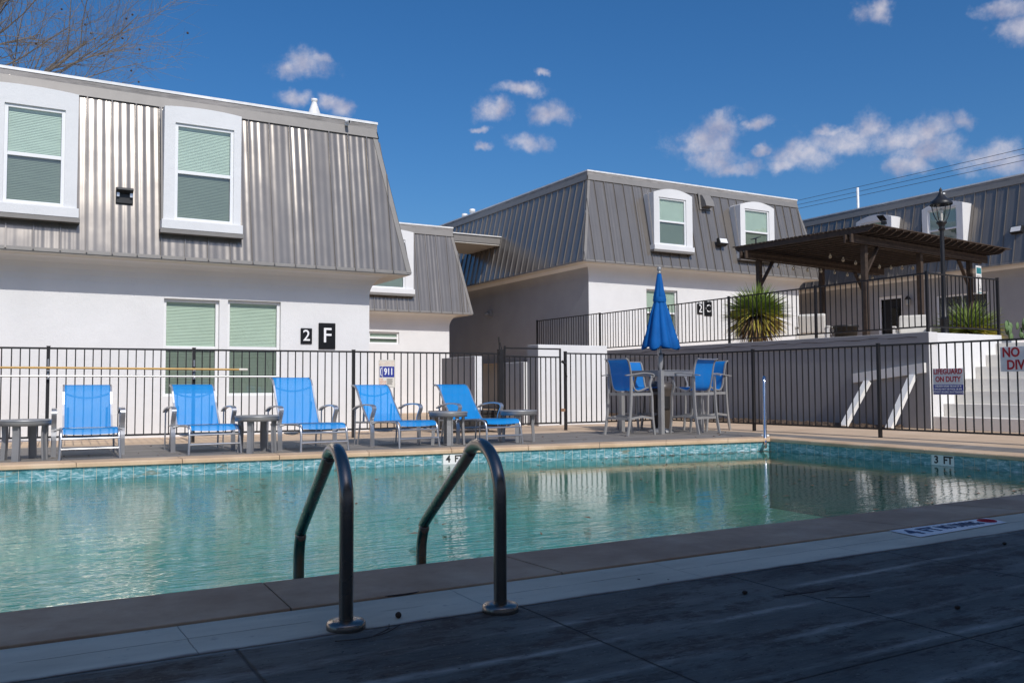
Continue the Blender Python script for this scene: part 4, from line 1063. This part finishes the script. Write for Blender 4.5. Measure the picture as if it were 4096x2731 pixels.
for (a_, b_, c_, d_) in ((5.763, 6.067, 1.376, 1.379), (5.763, 6.067, .896, .899), (5.763, 5.766, .899, 1.376), (6.064, 6.067, .899, 1.376)): bd.box(a_, b_, 14.8925, 14.8936, c_, d_)
bd.build('border', 'ink_black', s)

def sign_x(name, label, x, y0, y1, z0, z1, tilt=0, mat='signwhite'):
    """faces -X; y0 (left, larger Y) to y1"""
    return tag(MB().box(x-.006, x, y1, y0, z0, z1).build(name, mat, None, .003), label, 'sign')
ang = math.atan2(.15, 2.7)
X1 = 12.845
s = sign_x('lifeguard_sign', 'sign reading LIFEGUARD ON DUTY in red with a blue lower panel', X1, 8.815, 8.295, .735, 1.15)
yc = 8.555
text('LIFEGUARD', .118, 'ink_red', s, frame_x(X1-.008, yc, 1.098), 'lettering', .003, sx=.80)
text('ON DUTY', .118, 'ink_red', s, frame_x(X1-.008, yc, .975), 'lettering', .003, sx=.80)
MB().box(X1-.0085, X1-.0065, 8.30, 8.81, .742, .895).build('blue_panel', 'ink_blue', s)
for i, wd in enumerate(('CHILDREN UNDER THE AGE OF 14', 'SHOULD NOT USE POOL OR SPA', 'WITHOUT AN ADULT IN ATTENDANCE')):
    text(wd, .041, 'ink_white', s, frame_x(X1-.0105, yc, .868-i*.046), 'lettering', .0008, sx=.70 if i != 1 else .76)
X2 = 12.90
s = sign_x('no_diving_sign', 'white sign reading NO DIVING in red at the right edge of the photo', X2, 7.735, 6.95, 1.085, 1.455)
text('NO', .195, 'ink_red', s, frame_x(X2-.008, 7.57, 1.365), 'lettering', .006, sx=.85)
text('DIVING', .195, 'ink_red', s, frame_x(X2-.008, 7.36, 1.178), 'lettering', .006, sx=.85)
rg = MB(); rg.tube([(X2-.010, 7.27+.075*math.cos(a), 1.37+.075*math.sin(a)) for a in [2*PI*k/24 for k in range(25)]], .005, 6).tube([(X2-.010, 7.32, 1.42), (X2-.010, 7.22, 1.32)], .005, 6); rg.build('prohibition_ring', 'ink_red', s)
dv = MB(); dv.tube([(X2-.009, 7.36, 1.42), (X2-.009, 7.27, 1.385), (X2-.009, 7.22, 1.30)], [.004, .013, .006], 6).ball((X2-.009, 7.205, 1.29), .012, 8, 6); dv.build('diver_symbol', 'ink_black', s)

# depth marks
s = tag(MB().add([(5.42, 12.27, 0)]*0, []).box(0, .31, -.003, 0, -.07, .07).build('depth_marker', 'signwhite'), 'white tiles reading 4 FT on the far side of the pool', 'depth marker', 'pool depth tiles')
dvec = math.atan2(I_[2][1]-I_[3][1], I_[2][0]-I_[3][0])
yy = lambda x: 12.91 + (x+9.03)*(10.63-12.91)/(11.08+9.03)
s.location = (5.33, yy(5.33)-.003, -.125); s.rotation_euler = (0, 0, dvec)
text('4', .135, 'ink_black', s, frame_y(.075, -.0045, 0), bold=.004); text('FT', .135, 'ink_black', s, frame_y(.235, -.0045, 0), bold=.004, sx=.9)
s = tag(MB().box(0, .34, -.003, 0, -.07, .07).build('depth_marker', 'signwhite'), 'white tiles reading 3 FT on the shallow end wall', 'depth marker', 'pool depth tiles')
xx_ = lambda y: 10.78+(y-4.13)*(11.08-10.78)/(10.63-4.13)
s.location = (xx_(7.55)-.003, 7.56, -.122); s.rotation_euler = (0, 0, -PI/2 - .046)
text('3', .14, 'ink_black', s, frame_y(.075, -.0045, 0), bold=.004); text('FT', .14, 'ink_black', s, frame_y(.25, -.0045, 0), bold=.004, sx=.95)
s = tag(MB().add([(4.73, 3.575, .0105), (4.69, 3.33, .0105), (5.66, 3.385, .0105), (5.73, 3.57, .0105)], [(0, 1, 2, 3)]).build('deck_marker', 'signwhite'), 'flat deck tile reading 4 FT NO DIVING on the near pool edge', 'depth marker')
Mt = lambda x, y, a=0: Matrix.Translation((x, y, .0125)) @ Matrix.Rotation(a, 4, 'Z')
text('4', .19, 'ink_navy', s, Mt(4.80, 3.455), bold=.004, ext=.0006); text('FT', .17, 'ink_navy', s, Mt(4.975, 3.46), bold=.003, ext=.0006, sx=.8)
text('NO DIVING', .15, 'ink_navy', s, Mt(5.29, 3.47), bold=.001, ext=.0006, sx=.52)
rg = MB(); rg.tube([(5.60+.055*math.cos(a), 3.485+.055*math.sin(a), .0125) for a in [2*PI*k/24 for k in range(25)]], .005, 6).tube([(5.56, 3.525, .0125), (5.64, 3.445, .0125)], .005, 6); rg.build('prohibition_ring', 'ink_red', s)

# ------------------------------------------------------------------ terrace furniture
# pergola, turned slightly from the walls
PG = thing('pergola', 'dark brown timber pergola on the terrace with a slatted roof', 'pergola', (18.41, 14.49, TZ), R(6))
PG.scale = (1.08, 1.08, 1.10)

A_ = 2.84
def pg(mb, name): return mb.build(name, 'brown', PG)
for (x, y) in ((.1, .0), (2.5, .0), (4.95, .0), (.1, 3.0), (2.8, 3.0), (4.95, 3.0)):
    pg(MB().box(x-.058, x+.058, y-.058, y+.058, 0, 2.45), 'post')
for y in (0, 3.0):
    for dy in (-.08, .08): pg(MB().box(-.55, 5.75, y+dy-.02, y+dy+.02, 2.39, 2.58), 'beam')
for (x, y, sg) in ((.1, 0, 1), (4.95, 0, -1), (4.95, 3.0, -1), (.1, 3.0, 1)):
    pg(MB().bar((x+sg*.05, y, 1.75), (x+sg*.55, y, 2.38), .045, .085, (0, 1, 0)), 'brace')
x = -.45
while x < 5.75:
    pg(MB().add([(x-.02, -.6, 2.66), (x+.02, -.6, 2.66), (x+.02, -.45, 2.582), (x-.02, -.45, 2.582), (x-.02, 3.2, 2.582), (x+.02, 3.2, 2.582), (x-.02, 3.3, 2.66), (x+.02, 3.3, 2.66),
                 (x-.02, -.6, 2.705), (x+.02, -.6, 2.705), (x-.02, 3.3, 2.705), (x+.02, 3.3, 2.705)],
                [(0, 1, 9, 8), (0, 3, 2, 1), (3, 4, 5, 2), (4, 6, 7, 5), (6, 10, 11, 7), (8, 9, 11, 10), (0, 8, 10, 6, 4, 3), (1, 2, 5, 7, 11, 9)]), 'rafter')
    x += .305
y = -.62
while y < 3.3:
    pg(MB().box(-.5, 5.95, y, y+.085, 2.707, 2.73), 'slat'); y += .118
bulbs = [(.7+i*.62, 2.85, 2.26-.02*math.sin(i*1.3)) for i in range(8)] + [(1.0+i*.55, 1.5, 2.38-.1*math.sin(PI*i/7)) for i in range(8)] + [(.6+i*.75, .25, 2.27) for i in range(1)]
sl = thing('string_lights', 'clear bulb string lights hung under the pergola beams', 'string lights', (18.41, 14.49, TZ), R(6))
sl.scale = (1.08, 1.08, 1.10)
wr = MB(); 
for rng in (range(0, 7), range(8, 15)):
    for i in rng: a, b = Vector(bulbs[i]), Vector(bulbs[i+1]); wr.tube([a+Vector((0, 0, .07)), (a+b)/2+Vector((0, 0, .03)), b+Vector((0, 0, .07))], .005, 5)
wr.build('cable', 'blackm', sl)
for p in bulbs: MB().lathe([(0, -.05), (.03, -.035), (.04, -.005), (.03, .025), (.015, .045), (.015, .07)], 10, p).build('bulb', 'bulb', sl)
t = thing('solar_spotlight', 'small black solar light on the near corner of the pergola roof', 'solar light', (18.5, 13.95, TZ+3.06), R(20))
MB().bar((-.14, 0, .20), (.14, 0, .12), .16, .02, (0, 0, 1)).build('panel', 'blackm', t); MB().tube([(0, 0, 0), (0, 0, .16)], .02, 8).build('stem', 'blackm', t); MB().box(-.06, .06, -.1, -.02, .0, .07).build('lamp_head', 'blackm', t)
t = thing('solar_spotlight', 'small black solar light on the left corner of the pergola roof', 'solar light', (17.95, 17.6, TZ+3.06), R(0))
MB().bar((-.12, 0, .12), (.12, 0, .20), .16, .02, (0, 0, 1)).build('panel', 'blackm', t); MB().tube([(0, 0, 0), (0, 0, .16)], .02, 8).build('stem', 'blackm', t)

# street lamp
t = thing('street_lamp', 'black ornamental lamp post with an acorn glass lantern in front of the pergola', 'street lamp', (17.95, 12.0, TZ))
MB().lathe([(.13, 0), (.13, .1), (.09, .16), (.085, .55), (.10, .58), (.06, .64), (.052, 1.2), (.045, 2.55)], 16).build('post', 'black', t)
MB().lathe([(.045, 2.55), (.075, 2.57), (.055, 2.62), (.07, 2.68), (.11, 2.72), (.11, 2.75), (.09, 2.76)], 16).build('collar', 'black', t)
MB().lathe([(.085, 2.76), (.13, 2.83), (.175, 2.95), (.20, 3.08), (.205, 3.14)], 24).build('lantern_glass', 'lamp_glass', t)
MB().lathe([(.235, 3.13), (.24, 3.17), (.20, 3.22), (.12, 3.28), (.06, 3.36), (.04, 3.40), (.03, 3.44), (.035, 3.47), (.0, 3.53)], 24).build('lantern_cap', 'black', t)
for k in range(4):
    a = PI/4*1.3+k*PI/2; MB().tube([(r*1.03*math.cos(a), r*1.03*math.sin(a), z) for r, z in ((.085, 2.76), (.13, 2.83), (.175, 2.95), (.20, 3.08), (.21, 3.14))], .009, 6).build('lantern_rib', 'black', t)
MB().ball((0, 0, 2.99), .045, 12, 8, (1, 1, 1.3)).build('lamp_bulb', 'ink_white', t)
MB().tube([(0, 0, 2.76), (0, 0, 2.94)], .03, 10).build('bulb_socket', 'pipe_white', t)

# wall lantern by the door
t = thing('wall_lantern', 'small black lantern beside the door under the pergola', 'wall light', (29.62, 21.2, 4.0), -PI/2)
MB().lathe([(.08, -.12), (.1, .1), (.0, .1)], 8, (0, -.12, 0)).build('glass_body', 'bulb', t); MB().lathe([(.12, .1), (.06, .2), (0, .24)], 10, (0, -.12, 0)).build('cap', 'black', t); MB().bar((0, 0, .15), (0, -.12, .2), .03, .03).build('bracket', 'black', t)

def armchair(label, loc, rz):
    t = thing('patio_armchair', label, 'armchair', loc, rz, 'white patio armchairs on the terrace')
    for x in (-.40, .40):
        MB().box(x-.03, x+.03, -.38, -.32, 0, .62).build('leg', 'patio_frame', t); MB().box(x-.03, x+.03, .32, .38, 0, .62).build('leg', 'patio_frame', t)
        MB().box(x-.035, x+.035, -.40, .40, .621, .655).build('armrest', 'patio_frame', t)
        MB().box(x-.012, x+.012, -.319, .319, .28, .32).box(x-.012, x+.012, -.319, .319, .45, .49).build('side_slat', 'patio_frame', t)
    MB().box(-.37, .37, -.36, .36, .22, .30).build('seat_frame', 'patio_frame', t)
    MB().box(-.36, .36, -.34, .34, .301, .46).build('seat_cushion', 'cushion', t, .04)
    MB(Matrix.Translation((0, -.27, .46)) @ Matrix.Rotation(R(10), 4, 'X')).box(-.35, .35, -.07, .07, 0, .52).build('back_cushion', 'cushion', t, .05)
    return t
ac = armchair('white armchair with grey-white cushions beside the large yucca', (18.4, 16.0, TZ), R(-60))
dup(ac, (20.6, 14.7, TZ), R(120), 'white armchair with cream cushions under the pergola, seen from behind')
dup(ac, (22.6, 14.2, TZ), R(150), 'white armchair mostly hidden behind the lamp post')
t = thing('planter_tub', 'round black tub planter between the white armchairs', 'tub', (19.0, 15.5, TZ))
MB().lathe([(.22, 0), (.30, .62), (.33, .62), (.33, .68), (.29, .68), (.27, .55), (0, .55)], 24).build('tub', 'blackm', t)

t = thing('dog_rules_sign', 'white and teal dog rules sign on the pergola corner post', 'sign', (23.72, 14.78, 3.43), R(6))
t.scale = (1.08, 1.08, 1.08)
MB().box(-.145, .145, -.012, 0, 0, .74).build('panel', 'signwhite', t, .03)
MB().box(-.12, .12, -.015, -.0125, .53, .69).build('header', 'ink_green', t)
for i in range(3): MB().box(-.11, .11-.03*i, -.015, -.0125, .46-.03*i, .472-.03*i).build('text_line', 'twig', t)
MB().tube([(-.06, -.014, .34), (-.06, -.014, .22), (-.08, -.014, .08)], [.018, .022, .01], 6).tube([(-.06, -.014, .22), (-.045, -.014, .08)], .01, 6).ball((-.06, -.014, .375), .018, 8, 6).bar((.02, -.014, .13), (.09, -.014, .14), .012, .03).bar((.03, -.014, .13), (.03, -.014, .07), .006, .01).bar((.085, -.014, .13), (.085, -.014, .07), .006, .01).tube([(-.05, -.014, .28), (.09, -.014, .16)], .003, 4).build('pictogram', 'grey_alu', t)
MB().box(-.11, .11, -.015, -.0125, .02, .045).build('footer', 'ink_green', t)

# ------------------------------------------------------------------ plants
def yucca(label, loc, R0, n, seed, low=-.97):
    rnd = random.Random(seed); t = thing('yucca', label, 'yucca plant', loc)
    def blades(cnt, z0, z1, ln, wd, droop):
        m = MB()
        for i in range(cnt):
            a = rnd.uniform(0, 2*PI); s_ = rnd.uniform(z0, z1); c_ = math.sqrt(max(0, 1-s_*s_)); d = Vector((c_*math.cos(a), c_*math.sin(a), s_))
            L = R0*rnd.uniform(*ln); sd = d.cross(Vector((rnd.uniform(-.3, .3), rnd.uniform(-.3, .3), 1))).normalized(); base = d*.08*R0; wv = wd*rnd.uniform(.7, 1.2)
            mid = base+d*L*.5+Vector((0, 0, -droop*.25*L)); tip = base+d*L*.98+Vector((0, 0, -droop*L))
            up_ = sd.cross(d).normalized()*wv*.25
            m.add([base-sd*wv*.4, base+sd*wv*.4, mid+sd*wv*.5+up_, tip, mid-sd*wv*.5+up_, mid-up_, base-up_], [(0, 6, 5, 4), (6, 1, 2, 5), (4, 5, 3), (5, 2, 3)])
        return m
    blades(int(n*.62), -.05, 1.0, (.75, 1.08), .045*R0, .10).build('green_leaves', MT['yucca_green'], t)
    blades(int(n*.35), -.6, .35, (.7, 1.0), .05*R0, .22).build('yellow_leaves', MT['yucca_yellow'], t)
    blades(int(n*.34), low, -.15, (.6, .95), .05*R0, .25).build('dry_leaves', MT['yucca_dry'], t)
    MB().tube([(0, 0, -loc[2]+TZ), (0, 0, .05)], .11, 8).build('trunk', 'bark', t)
    return t
MT['yucca_green'] = simple('yucca_green', (.22, .30, .06), .4, 0, .45, 7)
MT['yucca_yellow'] = simple('yucca_yellow', (.55, .48, .10), .5, 0, .4, 9)
MT['yucca_dry'] = simple('yucca_dry', (.25, .16, .08), .8, 0, .5, 9)
yucca('large round spiky yucca against the railing in front of 2 C', (16.9, 16.6, 2.72), .93, 900, 3)
yucca('smaller yucca behind the lamp post and railing', (20.9, 13.3, 2.2), .95, 480, 5, -.2)
def cactus(label, loc, seed, n):
    rnd = random.Random(seed); t = thing('prickly_pear', label, 'cactus', loc)
    pads = [(Vector((0, 0, 0)), 0, .11)]
    for i in range(n):
        p, a, s_ = pads[rnd.randrange(len(pads))]; q = p+Vector((rnd.uniform(-.13, .13), rnd.uniform(-.1, .1), rnd.uniform(.06, .17))); pads.append((q, rnd.uniform(-1, 1), rnd.uniform(.07, .11)))
    for p, a, s_ in pads:
        M_ = Matrix.Translation(p+Vector((0, 0, s_))) @ Matrix.Rotation(a, 4, 'Z') @ Matrix.Rotation(rnd.uniform(-.4, .4), 4, 'Y')
        MB(M_).ball((0, 0, 0), s_, 12, 8, (.75, .22, 1.15)).build('pad', 'cactus', t)
cactus('left clump of prickly pear in the white planter', (19.35, 11.35, 1.80), 2, 6)
cactus('right clump of prickly pear in the white planter', (19.9, 11.35, 1.80), 4, 8)

# bare tree behind the 2F roof
def tree():
    rnd = random.Random(11); t = thing('bare_tree', 'leafless tree with seed balls rising behind the 2 F roof at top left', 'tree', (-2.5, 26.0, 0))
    br = MB(); tw = MB(); pods = []
    def grow(p, d, L, r, lev, mb):
        segs = 5; pts = [p]; q = p.copy(); dd = d.copy()
        for i in range(segs):
            dd = (dd+Vector((rnd.uniform(-1, 1), rnd.uniform(-1, 1), rnd.uniform(-.6, 1)))*.16).normalized(); q = q+dd*L/segs; pts.append(q.copy())
        rs = [r*(1-.62*i/segs) for i in range(segs+1)]
        (br if lev < 2 else tw).tube(pts, rs, 6 if lev < 2 else 3, False)
        if lev >= 4:
            if rnd.random() < .05: pods.append(pts[-1]+Vector((0, 0, -.05)))
            return
        nb = (6, 8, 9, 9, 4)[lev]
        for k in range(nb):
            f_ = .25+.75*(k+.5)/nb; i = min(segs-1, int(f_*segs)); b_ = pts[i].lerp(pts[i+1], f_*segs-i)
            ax = dd.orthogonal().normalized(); ax.rotate(Matrix.Rotation(rnd.uniform(0, 2*PI), 3, dd)); nd = (dd*.75+ax*rnd.uniform(.45, .9)+Vector((0, 0, .10))).normalized()
            grow(b_, nd, L*rnd.uniform(.45, .68), max(.0038, rs[i]*.5), lev+1, mb)
    
    trunk = [Vector((0, 0, 0)), Vector((.1, -.1, 2.5)), Vector((.3, -.3, 5)), Vector((.5, -.5, 7))]
    br.tube(trunk, [.28, .23, .2, .16], 10)
    for (p, d, L, r) in ((trunk[3], Vector((1, -.35, .42)), 4.6, .075), (trunk[2], Vector((.95, -.25, .75)), 4.6, .10), (trunk[3], Vector((.25, -.2, 1)), 4.5, .11), (trunk[3], Vector((-.7, 0, .8)), 4.0, .10), (trunk[3], Vector((.7, -.3, .8)), 5.0, .07), (trunk[2], Vector((-1, .2, .6)), 3.5, .08)):
        grow(p.copy(), d.normalized(), L, r, 1, None)
    br.build('trunk_and_limbs', 'bark', t); tw.build('twigs', 'bark', t)
    first = None
    for p in pods[:45]:
        if first is None: first = MB().ball((0, 0, 0), .028, 8, 6).build('seed_ball', 'pod', t); first.location = p
        else: c = first.copy(); C.objects.link(c); c.parent = t; c.location = p
    return t
tree()

# power lines
def cable(name, label, a, b, sag):
    A, B_ = Vector(a), Vector(b); pts = [A.lerp(B_, i/20)-Vector((0, 0, sag*4*(i/20)*(1-i/20))) for i in range(21)]
    tag(MB().tube(pts, .013, 5).build(name, 'blackm'), label, 'power line', 'overhead power lines')
cable('power_line', 'topmost of the three overhead power lines at the right', (44, 60, 13.2), (44, 10, 12.75), .25)
cable('power_line', 'middle of the three overhead power lines at the right', (44.1, 60, 12.98), (44.1, 10, 12.45), .25)
cable('power_line', 'lowest of the three overhead power lines at the right', (44, 60, 12.75), (44, 10, 12.1), .25)

# ------------------------------------------------------------------ litter
rnd = random.Random(5)
MT['leaf'] = simple('dead_leaf', (.16, .08, .04), .7, 0, .5, 20)
def leafmesh(pts, smin, smax, z, flat=.15):
    m = MB()
    for (x, y) in pts:
        a = rnd.uniform(0, 2*PI); L = rnd.uniform(smin, smax); wv = L*rnd.uniform(.12, .4)
        c_, s__ = math.cos(a), math.sin(a); q = lambda u, v, h: (x+c_*u-s__*v, y+s__*u+c_*v, z+h)
        m.add([q(-L/2, 0, 0), q(-L*.1, wv/2, flat*wv), q(L/2, 0, .002), q(-L*.05, -wv/2, flat*wv)], [(0, 3, 2, 1)])
    return m
pts = []
while len(pts) < 330:
    x, y = rnd.uniform(2.0, 11.0), rnd.uniform(4.2, 11.3)
    if y > 12.91+(x+9.03)*(-.1134)-.05: continue
    k = rnd.random()
    if x < 7.5 and y < 9.5 and k > .10+.03*x: continue
    pts.append((x, y))
for i in range(120):
    x = rnd.uniform(8.2, 11.0); y = 12.91+(x+9.03)*(-.1134)-abs(rnd.gauss(0, .18))-.03; pts.append((x, y))
for i in range(26): pts.append((rnd.gauss(1.8, .5), rnd.uniform(4.2, 4.9)))
o = leafmesh(pts, .03, .13, ZW+.004).build('floating_leaves', 'leaf'); o['kind'] = 'stuff'; tag(o, 'dead leaves and bits floating on the pool water', 'leaves')
pts = [(rnd.uniform(-1, 12), rnd.uniform(0, 1)) for i in range(120)]
pts = [(x, 12.35-.115*x+.1+v*(2.6)) for x, v in pts]
o = leafmesh(pts, .02, .07, .008, .5).build('deck_leaves', 'leaf'); o['kind'] = 'stuff'; tag(o, 'dry leaves scattered on the sunny deck among the furniture', 'leaves')
o = leafmesh([(rnd.uniform(.3, 6), rnd.uniform(1.4, 3.5)) for i in range(46)], .008, .03, .012, .5).build('near_deck_debris', 'twig'); o['kind'] = 'stuff'; tag(o, 'small dark debris scattered on the shaded near deck', 'debris')
lp = thing('seed_pod', 'round brown seed pod on the white strip between the two ladder flanges', 'seed pod', (1.343, 3.255, .018))
MB().ball((0, 0, 0), .0125, 12, 8).build('pod', 'pod', lp)
for i, (x, y, lb) in enumerate(((2.80, 2.85, 'seed pod on the dark deck right of the ladder'), (3.35, 2.22, 'seed pod on the dark deck near the bottom right'), (4.9, 2.95, 'seed pod on the dark deck at the far right'))):
    q = thing('seed_pod', lb, 'seed pod', (x, y, .012)); MB().ball((0, 0, 0), .011, 10, 7, (1.2, 1, .7)).build('pod', 'pod', q)
def twig(label, pts, r=.0018):
    tag(MB().tube(smooth_path([(x, y, .012) for x, y in pts], 4), r, 5).build('twig', 'twig'), label, 'twig')
twig('thin dry twig lying against the left ladder flange', [(1.02, 3.06), (1.12, 3.04), (1.22, 3.07), (1.30, 3.14)])
twig('short twig crossing the one at the left ladder flange', [(1.16, 3.05), (1.24, 3.11), (1.27, 3.17)])
twig('long curved twig on the dark deck in the middle right', [(2.9, 2.72), (3.08, 2.70), (3.2, 2.705)], .0022)
twig('straight twig on the dark deck below the curved one', [(3.02, 2.60), (3.2, 2.52)], .0018)
twig('thin stick lying in the joint between coping and white strip', [(1.38, 3.60), (1.5, 3.585), (1.62, 3.60)], .003)
